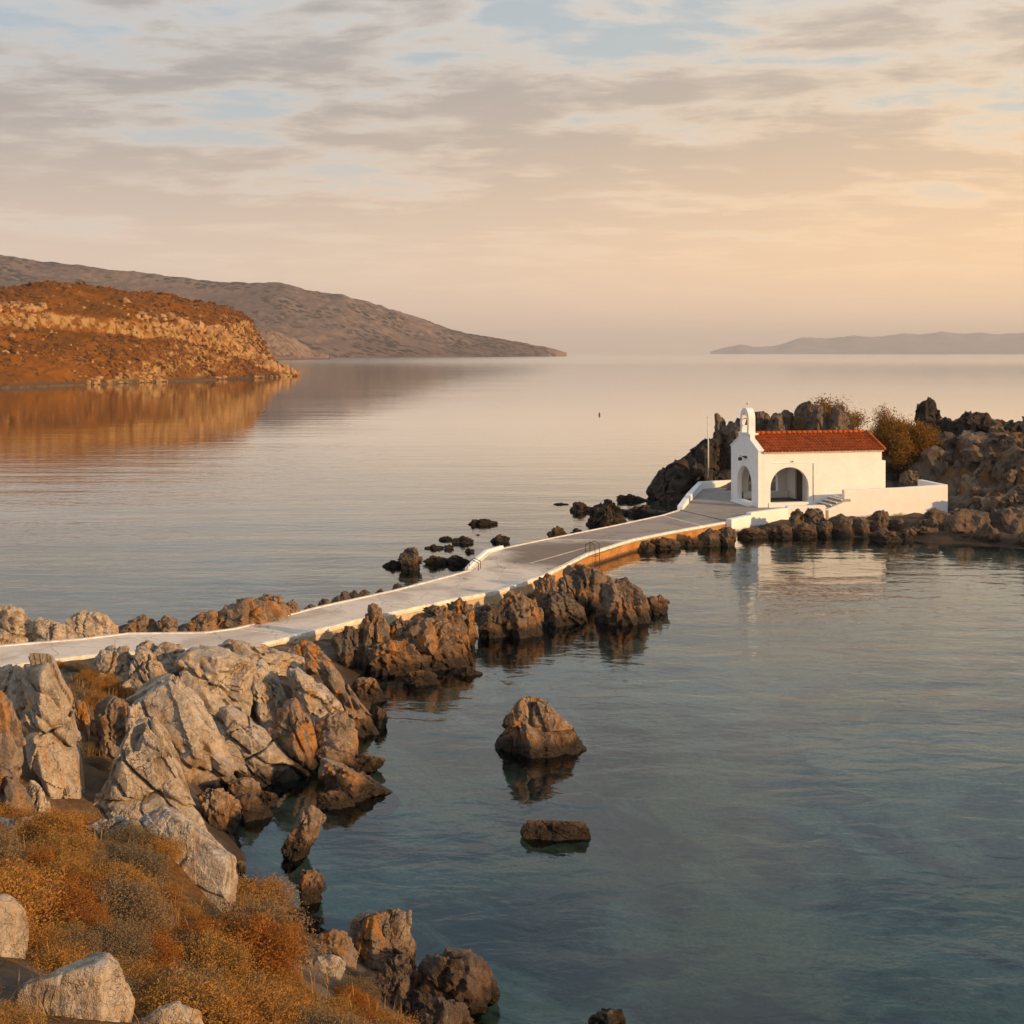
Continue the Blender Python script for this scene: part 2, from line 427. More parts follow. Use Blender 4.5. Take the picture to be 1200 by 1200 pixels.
def water_mat():
    m = bpy.data.materials.new('sea_water'); m.use_nodes = True
    t = NT(m.node_tree); t.n.clear()
    o = t.new('ShaderNodeOutputMaterial')
    pos = geo(t); px, py, pz = t.sep(pos)
    q = t.mapping(pos, (0.55, 1.0, 1.0), (0, 0, 0), (0, 0, 0.12))
    a = t.noise(q, 1.5, 3, 0.5, 0.5)
    b = t.noise(q, 5.0, 3, 0.5, 0.4)
    s = t.noise(t.mapping(pos, (0.25, 1.0, 1.0)), 0.22, 3, 0.5, 0.6)
    swell = t.noise(t.mapping(pos, (0.2, 1.0, 1.0), (4, 2, 0), (0, 0, 0.05)), 0.30, 2, 0.5)
    # breeze patches: long bands of rougher and calmer water
    calm = t.ramp(t.noise(t.mapping(pos, (0.18, 1.0, 1.0), (3, 8, 0)), 0.03, 4, 0.55, 0.5), 0.35, 0.65, 0.35, 1.0)
    h = t.math('ADD', t.math('MULTIPLY', a, 0.60), t.math('MULTIPLY', b, 0.12))
    h = t.math('ADD', t.math('MULTIPLY', h, calm), t.math('MULTIPLY', swell, 1.4))
    open_sea = t.ramp(py, 50.0, 160.0, 1.0, 0.30)      # long calm swell outside the cove
    open_sea = t.math('ADD', open_sea, t.ramp(py, 500.0, 1600.0, 0.0, 1.2))   # the strait beyond the headland is ruffled
    nb = t.bump(h, t.math('MULTIPLY', open_sea, 0.34), 0.13)
    fr = t.new('ShaderNodeFresnel'); fr.inputs[0].default_value = 1.35; t.set(fr.inputs[1], nb)
    gl = t.new('ShaderNodeBsdfGlossy'); t.set(gl.inputs['Roughness'], t.ramp(py, 250.0, 1500.0, 0.03, 0.12));   # waves too small to resolve far out
    t.set(gl.inputs['Normal'], nb)
    gl.inputs['Color'].default_value = (0.94, 0.97, 0.99, 1)
    tr = t.new('ShaderNodeBsdfTransparent'); tr.inputs[0].default_value = (0.50, 0.74, 0.79, 1)
    mx = t.new('ShaderNodeMixShader')
    t.set(mx.inputs[0], t.math('MINIMUM', t.math('MULTIPLY', fr.outputs[0], 1.42), 0.97)); t.l.new(tr.outputs[0], mx.inputs[1]); t.l.new(gl.outputs[0], mx.inputs[2])
    t.l.new(mx.outputs[0], o.inputs[0])
    return m
M['water'] = water_mat()

def leaf_mat(name, cols, rough=0.8, trans=0.25):
    m, t, p = newmat(name)
    pos = geo(t); rnd = t.new('ShaderNodeObjectInfo').outputs['Random']
    isl = t.new('ShaderNodeNewGeometry').outputs['Random Per Island']
    n = t.noise(pos, 1.7, 4, 0.6)
    c = t.mix(t.ramp(n, 0.36, 0.64), cols[0], cols[1])
    c = t.mix(t.ramp(rnd, 0.55, 0.9, 0.0, 0.75), c, cols[2])
    c = t.mix(t.math('MULTIPLY', isl, 0.6), c, cols[3])
    t.set(p.inputs['Base Color'], c); p.inputs['Roughness'].default_value = rough
    p.inputs['Specular IOR Level'].default_value = 0.15
    o = [n_ for n_ in t.n if n_.type == 'OUTPUT_MATERIAL'][0]
    tl = t.new('ShaderNodeBsdfTranslucent'); t.set(tl.inputs[0], c)
    mx = t.new('ShaderNodeMixShader'); mx.inputs[0].default_value = trans
    t.l.new(p.outputs[0], mx.inputs[1]); t.l.new(tl.outputs[0], mx.inputs[2]); t.l.new(mx.outputs[0], o.inputs[0])
    return m
M['dry_leaf'] = leaf_mat('golden_shrub_foliage', [(0.40, 0.19, 0.04), (0.27, 0.135, 0.04), (0.30, 0.17, 0.05), (0.46, 0.25, 0.065)])
M['dry_leaf_rust'] = leaf_mat('rusty_shrub_foliage', [(0.34, 0.12, 0.02), (0.24, 0.095, 0.022), (0.28, 0.12, 0.03), (0.40, 0.17, 0.035)])
M['dry_leaf_grey'] = leaf_mat('greyish_shrub_foliage', [(0.24, 0.16, 0.085), (0.17, 0.115, 0.065), (0.15, 0.13, 0.075), (0.30, 0.20, 0.11)])
M['dry_grass'] = leaf_mat('dry_grass', [(0.42, 0.24, 0.07), (0.33, 0.19, 0.06), (0.40, 0.25, 0.09), (0.46, 0.30, 0.12)])
M['tamarisk'] = leaf_mat('tamarisk_foliage', [(0.26, 0.13, 0.025), (0.18, 0.095, 0.025), (0.2, 0.11, 0.03), (0.30, 0.15, 0.03)])
M['tamarisk2'] = leaf_mat('thin_tamarisk_foliage', [(0.26, 0.15, 0.05), (0.18, 0.11, 0.045), (0.22, 0.14, 0.05), (0.30, 0.18, 0.06)])
M['bark'] = simple('grey_brown_bark', (0.11, 0.08, 0.06), 0.9, 0.3, 8.0)
M['twig'] = simple('dry_twigs', (0.15, 0.105, 0.07), 0.9, 0.3, 8.0)

def hill_mat(name, soil, soil2, rockc, shrub, sscale, rscale, rock_lo, rock_hi, shrub_r):
    m, t, p = newmat(name)
    pos = geo(t); px, py, pz = t.sep(pos)
    nz = t.sep(t.new('ShaderNodeNewGeometry').outputs['Normal'])[2]
    a = t.noise(pos, rscale * 0.3, 6, 0.62, 0.5); b = t.noise(pos, rscale, 7, 0.68, 0.4)
    c = t.mix(t.ramp(a, 0.35, 0.65), soil, soil2)
    steep = t.ramp(nz, rock_lo, rock_hi, 1.0, 0.0)
    rf = t.math('MULTIPLY', t.ramp(b, 0.40, 0.58), steep)
    c = t.mix(rf, c, rockc)
    sp = t.voro(t.vmath('ADD', pos, t.vmath('MULTIPLY', t.noise(pos, sscale, 3, 0.6, 0, True), (0.5 / sscale,) * 3)), sscale)
    spots = t.math('MULTIPLY', t.ramp(sp, shrub_r * 0.6, shrub_r, 1.0, 0.0), t.ramp(t.noise(pos, sscale * 0.16, 4, 0.6), 0.40, 0.55))
    c = t.mix(t.math('MULTIPLY', spots, 0.85), c, shrub)
    # bare pale rock and a dark tide line at the foot
    c = t.mix(t.ramp(t.math('ADD', pz, t.math('MULTIPLY', b, -2.0)), -0.6, 0.9, 0.8, 0.0), c, (0.07, 0.055, 0.045))
    t.set(p.inputs['Base Color'], c); p.inputs['Roughness'].default_value = 0.95
    p.inputs['Specular IOR Level'].default_value = 0.1
    t.set(p.inputs['Normal'], t.bump(b, 0.8, 0.6 / rscale * 0.5))
    return m
M['headland'] = hill_mat('russet_headland', (0.21, 0.078, 0.014), (0.135, 0.055, 0.013), (0.34, 0.22, 0.10), (0.055, 0.028, 0.010), 0.42, 0.35, 0.40, 0.66, 0.32)
M['farhill'] = hill_mat('scrubby_far_hill', (0.165, 0.112, 0.088), (0.12, 0.084, 0.07), (0.24, 0.175, 0.14), (0.014, 0.013, 0.012), 0.05, 0.03, 0.80, 0.99, 0.60)
M['spur'] = hill_mat('pale_rocky_spur', (0.20, 0.125, 0.09), (0.15, 0.095, 0.07), (0.26, 0.19, 0.145), (0.06, 0.045, 0.035), 0.12, 0.08, 0.80, 0.99, 0.42)
M['island'] = simple('distant_island_ground', (0.22, 0.185, 0.175), 0.95, 0.25, 0.004)

# ------------------------------------------------------------------ ground: one sheet, shore + seabed
CP = []
def cp(px, py, z): p_ = onz(px, py, z); CP.append((p_[0], p_[1], z))
def cw(x, y, z): CP.append((x, y, z))
# the scrubby slope in front, falling to the cove
for a in [(0, 1200, 4.3), (140, 1200, 3.7), (300, 1200, 2.4), (400, 1200, 1.4), (480, 1195, 0.45), (0, 1080, 3.6), (100, 1090, 3.3),
          (200, 1100, 2.8), (300, 1120, 1.9), (390, 1150, 1.0), (0, 985, 2.9), (100, 985, 2.8), (190, 985, 2.5), (250, 1060, 1.7),
          (330, 1110, 1.1), (-200, 1000, 3.8), (-200, 1200, 5.0), (300, 1085, 0.35), (275, 1050, 0.7), (440, 1120, 0.15)]: cp(*a)
# ledge of slabs between slope and path
for a in [(50, 962, 1.6), (0, 930, 2.0), (-150, 930, 2.6), (130, 900, 1.7), (130, 815, 1.9), (100, 795, 1.3), (60, 790, 1.2), (-150, 800, 1.6), (0, 795, 1.2),
          (220, 840, 1.2), (300, 800, 1.1), (350, 785, 0.7), (180, 770, 1.0), (300, 762, 0.75), (240, 930, 0.2), (330, 890, 0.1), (300, 925, -0.15), (390, 830, 0.3),
          (400, 745, 0.3), (260, 950, -0.05)]: cp(*a)
# water's edge (z about 0) round the cove and along the causeway
for a in [(283, 975, -0.1), (320, 945, -0.35), (375, 905, -0.3), (420, 875, -0.1), (445, 850, -0.1), (430, 800, -0.1), (490, 800, -0.15), (545, 778, -0.2), (640, 735, -0.25),
          (285, 1040, 0), (300, 1075, 0), (380, 1100, 0), (490, 1170, 0), (560, 1200, -0.2), (620, 1200, -0.45), (700, 1200, -0.7)]: cp(*a)
for a in [(330, 1000, -0.5), (400, 1050, -0.7), (480, 1090, -0.8), (560, 1130, -1.0), (450, 960, -0.8), (520, 900, -1.1), (520, 830, -0.9), (600, 790, -1.2)]: cp(*a)
for a in [(700, 1100, -1.9), (800, 1200, -1.8), (900, 1000, -2.6), (1200, 1200, -2.6), (1200, 1000, -3.0), (700, 900, -2.0), (640, 860, -1.2), (900, 800, -2.6), (1200, 800, -2.6),
          (750, 760, -2.0), (1000, 700, -1.8), (1200, 700, -1.6), (850, 680, -1.4)]: cp(*a)
# causeway bed
for a in [(0, 770, 0.5), (-200, 790, 0.9), (200, 752, 0.3), (350, 730, 0.1), (480, 702, -0.2), (600, 672, -0.4), (720, 630, -0.5), (820, 607, -0.1),
          (0, 742, 0.25), (100, 740, 0.1), (200, 734, 0.0), (300, 722, -0.1), (-200, 755, 0.7), (-120, 738, 0.1)]: cp(*a)
for a in [(0, 722, -0.4), (100, 722, -0.5), (200, 718, -0.5), (0, 700, -0.9), (150, 700, -1.0), (300, 690, -0.7), (420, 680, -0.8), (500, 650, -0.7), (540, 630, -0.8), (600, 620, -1.0), (700, 590, -0.6), (450, 600, -2.5), (200, 620, -2.5), (0, 640, -2.0)]: cp(*a)
# the islet with the chapel
for a in [(870, 618, 0.1), (960, 615, 0.3), (1040, 622, 0.2), (1100, 626, 0.3), (1160, 632, 0.2), (1260, 640, 0.3), (790, 585, 0.1), (840, 575, 0.5), (930, 590, 0.5), (1100, 612, 0.15), (1115, 604, 0.35), (1140, 603, 0.5), (1190, 600, 0.9), (1010, 616, 0.1)]: cp(*a)
for a in [(1070, 548, 2.0), (1062, 556, 1.5), (1130, 575, 1.2), (1160, 555, 2.2), (1200, 560, 2.3), (1100, 520, 3.2), (1150, 510, 4.0), (1200, 515, 4.2), (1250, 520, 3.8), (1050, 515, 3.0), (1100, 497, 4.0), (1180, 495, 4.9),
          (1000, 520, 2.6), (940, 525, 2.0), (880, 540, 1.6), (840, 550, 1.2), (1300, 505, 4.0), (1300, 560, 1.8)]: cp(*a)
for a in [(10, 95, -1.5), (25, 112, -1.5), (45, 118, -1.0), (75, 110, -0.5), (5, 80, -1.5), (75, 80, 1.0), (18, 72, 0.2), (22, 73, 0.3), (21, 69.5, 0.1), (25, 70.5, 0.3), (20, 76, 1.0), (24.5, 74, 0.8), (15, 72, 0.2), (12, 75, 0.3), (70, 62, -0.5), (45, 55, -2.2), (60, 40, -3)]: cw(*a)
for a in [(-5, 0, 7.6), (2, 4, 6.5), (-14, 6, 6.6), (-30, 15, 6.0), (-45, 30, 5.0), (-40, 45, 1.5), (-60, 0, 9), (20, 0, 5.0), (12, 12, -0.6), (26, 14, -1.5), (45, 5, 2), (-25, 38, 1.2), (-30, 50, -1.5), (3, 9, 2.5), (-60, 60, -2)]: cw(*a)
for a in [(-60, 90, -5), (0, 130, -5), (60, 140, -5), (-30, 75, -4), (-8, 90, -4), (110, 90, -3), (100, 20, -2), (100, 150, -6), (-100, 130, -6)]: cw(*a)
CP = np.array(CP)
def rbf_fit(P):
    d = np.linalg.norm(P[:, None, :2] - P[None, :, :2], axis=2)
    A = np.zeros((len(P) + 1, len(P) + 1)); A[:-1, :-1] = d + np.eye(len(P)) * -0.15; A[-1, :-1] = 1; A[:-1, -1] = 1
    return np.linalg.solve(A, np.append(P[:, 2], 0))
RW = rbf_fit(CP)
def ground_h(x, y, detail=True):
    x = np.atleast_1d(np.asarray(x, float)); y = np.atleast_1d(np.asarray(y, float))
    h = np.full(x.shape, RW[-1])
    for i in range(len(CP)): h = h + RW[i] * np.sqrt((x - CP[i, 0]) ** 2 + (y - CP[i, 1]) ** 2)
    r = np.maximum(np.abs(x) / 110, np.abs(y - 45) / 105)
    f = np.clip((r - 0.85) / 0.6, 0, 1); f = f * f * (3 - 2 * f)
    h = h * (1 - f) - 9.0 * f
    if detail:
        p = np.stack([x, y, np.zeros_like(x)], 1)
        isl = np.clip((y - 62) / 8, 0, 1) * np.clip((x - 8) / 6, 0, 1)
        land = np.clip(h + 0.3, 0, 1)
        h = h + (0.10 + 0.08 * land) * fbm(p * 0.9, 4, 3) + 0.5 * isl * land * fbm(p * 0.45, 4, 9, ridged=True)
        slope_ = isl * land * np.clip((x - 23) / 3, 0, 1)
        h = h - 0.9 * slope_ + slope_ * (0.75 * facets(p * 0.42 + 3.3, 12) + 0.40 * facets(p * 1.05 + 8.1, 13))
    return h
def axis(lo, hi, step, far_lo, far_hi):
    c = np.arange(lo, hi + 1e-6, step)
    def tail(start, end, s):
        r = []; v = start; st = step
        while abs(v - start) < abs(end - start):
            st *= 1.28; v = v + s * st; r.append(v)
        return r
    return np.array(sorted(tail(lo, far_lo, -1)) + list(c) + tail(hi, far_hi, 1))
gx = axis(-26, 44, 0.3, -24000, 24000); gy = axis(5, 100, 0.3, -3000, 24000)
X, Y = np.meshgrid(gx, gy)
Z = ground_h(X.ravel(), Y.ravel())
nx, ny = len(gx), len(gy)
ii = np.arange(nx * ny).reshape(ny, nx)
faces = np.stack([ii[:-1, :-1], ii[:-1, 1:], ii[1:, 1:], ii[1:, :-1]], -1).reshape(-1, 4)
tag(obj('ground', mesh_from('ground', np.stack([X.ravel(), Y.ravel(), Z], 1), faces), M['ground']), kind='structure')

# the sea: one flat sheet to the horizon
tag(obj('sea', mesh_from('sea', [(-24000, -2900, 0), (24000, -2900, 0), (24000, 24000, 0), (-24000, 24000, 0)], [(0, 1, 2, 3)], False), M['water']), kind='structure')

# ------------------------------------------------------------------ hills across the water
def hill(name, water, ridge, nu, nv, mat, back, noise_amp, nscale, seed, profile=None, ubias=None, rough2=0.0):
    """water: [(px, d)], ridge: [(px, py, d)] -> terrain from the shoreline up over the ridge and down the far side"""
    wx = np.array([a[0] for a in water], float); wd = np.array([a[1] for a in water], float)
    rx = np.array([a[0] for a in ridge], float); ry = np.array([a[1] for a in ridge], float); rd = np.array([a[2] for a in ridge], float)
    u = np.linspace(wx[0], wx[-1], nu)
    W = np.stack([(u - 600) / F * np.interp(u, wx, wd), np.interp(u, wx, wd), np.zeros(nu)], 1)
    ur = np.linspace(rx[0], rx[-1], nu) if ubias is None else np.interp(np.linspace(0, 1, nu), np.linspace(0, 1, len(rx)), rx)
    dR = np.interp(ur, rx, rd)
    R = np.stack([(ur - 600) / F * dR, dR, H - (np.interp(ur, rx, ry) - HZ) / F * dR], 1)
    nf = int(nv * 0.7); v1 = np.linspace(0, 1, nf); v2 = np.linspace(0, 1, nv - nf + 1)[1:]
    if profile is None: profile = [(0, 0), (0.5, 0.5), (1, 1)]
    prof = np.interp(v1, [a[0] for a in profile], [a[1] for a in profile])
    P = []
    for a, b in zip(v1, prof):
        q = W * (1 - a) + R * a; q[:, 2] = R[:, 2] * b; P.append(q)
    for a in v2:
        q = R.copy(); vdir = R[:, :2] / np.linalg.norm(R[:, :2], axis=1)[:, None]
        q[:, :2] += vdir * back * a; q[:, 2] = R[:, 2] * (1 - a ** 1.5) - 3 * a; P.append(q)
    P = np.array(P); n = P.reshape(-1, 3).copy()
    amp = np.concatenate([np.minimum(1, v1 * 6), 1 - v2 * 0.7])
    amp = np.repeat(amp, nu) * np.clip(n[:, 2] / (noise_amp * 2.0), 0.12, 1)
    n[:, 2] += amp * noise_amp * fbm(n * nscale, 6, seed, 0.55)
    n[:, 1] += amp * noise_amp * 0.9 * fbm(n * nscale * 1.3 + 50, 5, seed + 5, 0.55, ridged=True)
    if rough2: n[:, 2] += amp * rough2 * fbm(n * nscale * 7, 3, seed + 9, 0.6, ridged=True)
    n[:nu, 2] = -1.5
    jj = np.arange(nu * nv).reshape(nv, nu)
    fc = np.stack([jj[:-1, :-1], jj[:-1, 1:], jj[1:, 1:], jj[1:, :-1]], -1).reshape(-1, 4)
    o = obj(name, mesh_from(name, n, fc), mat); tag(o, kind='structure')
    return o, n.reshape(nv, nu, 3)
HL, HLP = hill('headland', [(-420, 250), (-200, 285), (0, 324), (120, 365), (220, 410), (300, 455), (338, 485), (349, 500)],
     [(-420, 322, 360), (-250, 325, 380), (-100, 334, 395), (0, 336, 405), (60, 330, 418), (110, 335, 430), (160, 341, 445), (200, 346, 455), (240, 355, 468), (275, 364, 478), (294, 372, 485), (301, 392, 490), (322, 425, 496), (349, 439.5, 503)],
     460, 170, M['headland'], 120, 2.6, 0.05, 21,
     [(0, 0), (0.03, 0.03), (0.42, 0.44), (0.52, 0.50), (0.545, 0.68), (0.64, 0.74), (0.84, 0.91), (1, 1)], ubias=True, rough2=0.75)
hill('far_hill', [(-300, 2300), (0, 2400), (300, 2600), (500, 3000), (620, 3500), (664, 3900)],
     [(-300, 296, 3300), (-100, 298, 3300), (0, 300, 3300), (60, 307, 3320), (150, 320, 3340), (230, 330, 3360), (330, 331, 3400), (400, 346, 3450), (460, 365, 3550), (520, 384, 3650), (580, 397, 3750), (640, 408, 3850), (664, 413.4, 3920)],
     420, 110, M['farhill'], 900, 15.0, 0.005, 41, [(0, 0), (0.05, 0.05), (0.5, 0.47), (1, 1)], rough2=3.0)
hill('rocky_spur', [(240, 1500), (300, 1600), (350, 1750), (385, 1900)],
     [(240, 376, 1800), (290, 380, 1800), (320, 388, 1820), (345, 398, 1860), (365, 410, 1900), (386, 417, 1920)],
     160, 60, M['spur'], 250, 4.0, 0.02, 51, [(0, 0), (0.3, 0.2), (1, 1)], rough2=1.5)
hill('distant_island', [(832, 16600), (1000, 16200), (1250, 16000), (1560, 16000)],
     [(832, 412.6, 17300), (852, 407, 17300), (868, 403.5, 17300), (884, 405.5, 17300), (905, 405, 17300), (928, 399, 17300), (950, 396, 17300), (972, 397.5, 17300), (1000, 393, 17300), (1030, 394, 17300), (1060, 390.5, 17300), (1082, 392, 17300), (1105, 388.5, 17300), (1130, 391.5, 17300), (1150, 390, 17300), (1172, 392.5, 17300), (1200, 390.5, 17300), (1300, 393, 17300), (1420, 398, 17300), (1560, 412.6, 17300)],
     320, 40, M['island'], 1500, 40.0, 0.0016, 61, rough2=10.0)
# ------------------------------------------------------------------ rocks
ICO = {}
def ico(level):
    if level not in ICO:
        bm = bmesh.new(); bmesh.ops.create_icosphere(bm, subdivisions=level, radius=1.0)
        bm.verts.ensure_lookup_table()
        ICO[level] = (np.array([v.co[:] for v in bm.verts]), np.array([[v.index for v in f.verts] for f in bm.faces]))
        bm.free()
    return ICO[level]
def soft_planes(S, planes, C, sharp, size):
    acc = 0
    for n, p in planes:
        d = float(np.dot(n, p - C)); d = max(d, 0.07 * size)
        acc = acc + np.maximum(S @ n / d, 0.0) ** sharp
    return acc
def rock_shape(planes, C, axes, level, seed, sharp, rough, crack, size, rib, fit, chip, slab):
    """rock bounded by planes (n, point), chipped into facets, then worked over with ledges, joints, flutes and pitting"""
    rs = np.random.default_rng(seed)
    D, fc = ico(level)
    S = D @ np.array(axes)
    acc = soft_planes(S, planes, C, sharp, size)
    V = S * (acc ** (-1.0 / sharp))[:, None]
    for k_ in range(6 if sharp > 20 else 3):                                   # knocked-off corners
        n = rs.normal(size=3) + np.array([0.0, -0.5, 0.55]); n /= np.linalg.norm(n)
        sup = float((V @ n).max())
        acc = acc + np.maximum(S @ n / (sup * rs.uniform(0.89, 0.98)), 0.0) ** sharp
    V = S * (acc ** (-1.0 / sharp))[:, None]
    W = V + C
    u, v_ = 600 + F * W[:, 0] / W[:, 1], HZ + (H - W[:, 2]) * F / W[:, 1]
    cu, cv = 600 + F * C[0] / C[1], HZ + (H - C[2]) * F / C[1]
    rt = axes[0] / np.linalg.norm(axes[0])
    lx = np.clip((cu - fit[0]) / max(cu - u.min(), 1e-3), 0.7, 1.8); rx = np.clip((fit[1] - cu) / max(u.max() - cu, 1e-3), 0.7, 1.8)
    tz = np.clip((cv - fit[2]) / max(cv - v_.min(), 1e-3), 0.6, 1.8)
    if slab: lx, rx, tz = lx * 0.94, rx * 0.94, tz * 0.97
    a = V @ rt; V = V + rt[None] * (a * (np.where(a < 0, lx, rx) - 1))[:, None]
    V[:, 2] *= np.where(V[:, 2] > 0, tz, 1.0)
    s = size; o = seed * 3.17
    nd = V / (np.linalg.norm(V, axis=1)[:, None] + 1e-9)
    W = V + C
    big = fbm(W * (1.3 / s) + o, 3, seed)
    blocks = fbm(W * (2.6 / s) + o, 3, seed + 3, 0.5)
    ledge = np.round(blocks * 4) / 4 * 0.8 + blocks * 0.2
    mid = fbm(W * (5.0 / s) + o, 4, seed + 5, 0.6, ridged=True)
    ku = 0.35 if slab else 1.0
    disp = s * rough * (0.06 * ku * big + (0.03 if slab else 0.05) * ledge + 0.03 * ku * mid)
    wrp = W + (0.02 if slab else 0.06) * s * np.stack([big, blocks, mid], 1)
    disp += s * rough * (1.0 if slab else chip) * (0.10 * facets(wrp * (2.2 / s) * np.array([1, 1, 0.7]) + o, seed) + (0.028 if slab else 0.05) * facets(wrp * (5.5 / s) + o, seed + 2))
    if rib: disp += rib * s * 0.07 * fbm(W * np.array([5.0, 5.0, 0.9]) / s + o, 3, seed + 15, 0.55, ridged=True)
    for j in range(4):                                     # joints splitting the rock into slabs
        th = rs.uniform(0, math.pi); dirn = np.array([math.cos(th), math.sin(th) * 0.6, rs.uniform(-0.35, 0.35) + (1.3 if j == 3 else 0)]); dirn /= np.linalg.norm(dirn)
        if slab and j < 3: dirn = rt * 0.72 + np.array([0, 0, 0.68]) + rs.normal(size=3) * 0.10; dirn /= np.linalg.norm(dirn)
        cc = W @ dirn / s * rs.uniform(1.3, 2.6) + 0.30 * fbm(W * (1.6 / s) + 7 * j, 3, seed + 31 + j) + rs.uniform()
        fr = np.abs(cc - np.round(cc)); mask = np.clip(fbm(W * (1.1 / s) + 19 * j, 2, seed + 41 + j) * 2.4 + 0.45, 0, 1)
        side = np.sign(np.sin(np.floor(cc + 0.5) * 12.9898 + j)) * 0.02      # blocks either side of a joint sit at different depths
        disp += crack * s * (side * (1.6 if slab else 1.0) - (0.15 if slab else 0.10) * np.exp(-(fr / (0.03 if slab else 0.045)) ** 2) * mask)
    disp += 0.014 * rough * fbm(W * 9.0, 4, seed + 8, 0.6)
    disp = np.maximum(disp, -0.55 * np.linalg.norm(V, axis=1))
    return W + nd * disp[:, None], fc
NROCK = [0]
def rock(pts, d, name='rock', mat='rock_pale', label=None, cat='rock', group=None, level=4, thick=None, lean=0.0, sharp=48, rough=1.0, crack=1.0, sink=0.4, ridge=None, seed=None, front=0.42, rib=0.0, chip=0.75, bev=1.0):
    """a solid rock whose outline from the viewpoint side is pts (photograph pixels), standing at depth d"""
    NROCK[0] += 1
    if mat in ('rock_dark', 'rock_islet'): chip = 1.0
    seed = seed if seed is not None else 100 + NROCK[0] * 7
    rs = np.random.default_rng(seed)
    pts = np.array(pts, float)
    y0, y1 = pts[:, 1].min(), pts[:, 1].max()
    w0, h0 = np.ptp(pts[:, 0]) * d / F, np.ptp(pts[:, 1]) * d / F
    d = d + 0.22 * (thick if thick else max(0.8 * min(w0, h0 * 1.3), 0.45 * w0))
    P = np.array([at(x, y, d + lean * (y1 - y) / max(1, y1 - y0)) for x, y in pts])
    c0 = P.mean(0)
    wid = np.ptp(P[:, 0]); hei = max(np.ptp(P[:, 2]), 0.1)
    size = math.sqrt(wid * hei)
    th = thick if thick else max(0.8 * min(wid, hei * 1.3), 0.45 * wid)
    v = (c0 - CAM); v /= np.linalg.norm(v)
    vh = np.array([v[0], v[1], 0]); vh /= np.linalg.norm(vh)
    right = np.cross(vh, (0, 0, 1.0)); up = np.array([0, 0, 1.0])
    C = (P.max(0) + P.min(0)) / 2 * 0.5 + c0 * 0.5 + vh * th * 0.1
    planes = []
    for i in range(len(P)):
        a, b = P[i - 1], P[i]
        e = b - a
        if np.linalg.norm(e) < 1e-6: continue
        n = np.cross(e, v); n /= np.linalg.norm(n)
        if np.dot(n, (a + b) / 2 - c0) < 0: n = -n
        pp = (a + b) / 2
        if n[2] < -0.45: pp = pp - up * sink * hei      # root it in the ground
        for sgn in (-1, 1):
            t = bev * (rs.uniform(0.05, 0.35) if sgn < 0 else rs.uniform(0.2, 0.7))
            m_ = n + sgn * t * v; m_ /= np.linalg.norm(m_)
            planes.append((m_, pp))
    if ridge is None: ridge = rs.uniform(-0.3, 0.3)
    tl, tr = rs.uniform(0.12, 0.35, 2)
    f_, e_ = th * front + 0.3 * hei * 0.25, th * 0.1
    xr = ridge * wid * 0.5
    rp = c0 + right * xr - vh * f_
    nl = -right * (f_ - e_) - vh * (xr + wid / 2); nl = nl / np.linalg.norm(nl) + up * tl; nl /= np.linalg.norm(nl)
    nr = right * (f_ - e_) - vh * (wid / 2 - xr); nr = nr / np.linalg.norm(nr) + up * tr; nr /= np.linalg.norm(nr)
    planes += [(nl, rp + up * hei * 0.1), (nr, rp + up * hei * 0.1)]
    bp = c0 + vh * th * 0.55
    for n in (vh - right * 0.4 + up * 0.2, vh + right * 0.4 + up * 0.2):
        n = n / np.linalg.norm(n); planes.append((n, bp + (up * hei * 0.2)))
    planes.append((np.array([0, 0, -1.0]), np.array([C[0], C[1], P[:, 2].min() - (sink + 0.1) * hei - 0.1])))
    axes = [right * wid * 0.5, vh * th * 0.5, up * hei * 0.55]
    V, fc = rock_shape(planes, C, axes, level, seed, sharp, rough, crack, size, rib, (pts[:, 0].min(), pts[:, 0].max(), y0), chip, name == 'limestone_slab')
    base = np.array([C[0], C[1], V[:, 2].min()])
    me = mesh_from(name, V - base, fc); me.set_sharp_from_angle(angle=math.radians(24))
    o = obj(name, me, M[mat]); o.location = base
    tag(o, label, cat, group)
    return o

def R(*a, **k_): return rock(*a, **k_)
# --- the big slabs above the cove
SL = 'grey slabs of the ledge below the path'
R([(33,779),(55,776),(77,781),(80,821),(103,881),(127,947),(91,960),(68,966),(52,909),(28,872),(26,811)], 20.6, 'limestone_slab', 'rock_pale', 'tall pale slab with a smooth sunlit orange face and vertical cracks', lean=1.6, level=7, thick=1.5, ridge=-0.75, rough=0.6, seed=11)
R([(-30,812),(5,814),(20,845),(24,880),(20,905),(8,915),(-30,905)], 19.4, 'boulder', 'rock_rust', 'rounded stained boulder pressed against the tall sunlit slab', level=5, ridge=0.2)
R([(-30,790),(8,782),(31,786),(30,820),(20,842),(-30,825)], 22.4, 'boulder', 'rock_pale', 'shaded grey boulder behind the tall sunlit slab, by the path edge', level=5)
R([(-30,890),(0,895),(14,912),(40,944),(48,976),(-30,980)], 18.3, 'boulder', 'rock_rust', 'sloping boulder with a bright orange patch below the rounded stained boulder', level=5)
R([(34,918),(49,926),(64,968),(50,980),(34,960)], 18.9, 'rock', 'rock_pale', 'narrow upright rock wedged at the foot of the tall sunlit slab', level=5)
R([(173,850),(184,862),(201,884),(214,908),(233,935),(248,965),(240,978),(173,972),(131,960),(114,909),(131,886),(160,872)], 20.8, 'limestone_slab', 'rock_pale', 'broad pointed grey slab standing behind the whitened boulder', lean=1.2, level=7, thick=1.7, ridge=0.35, rough=0.8, seed=23)
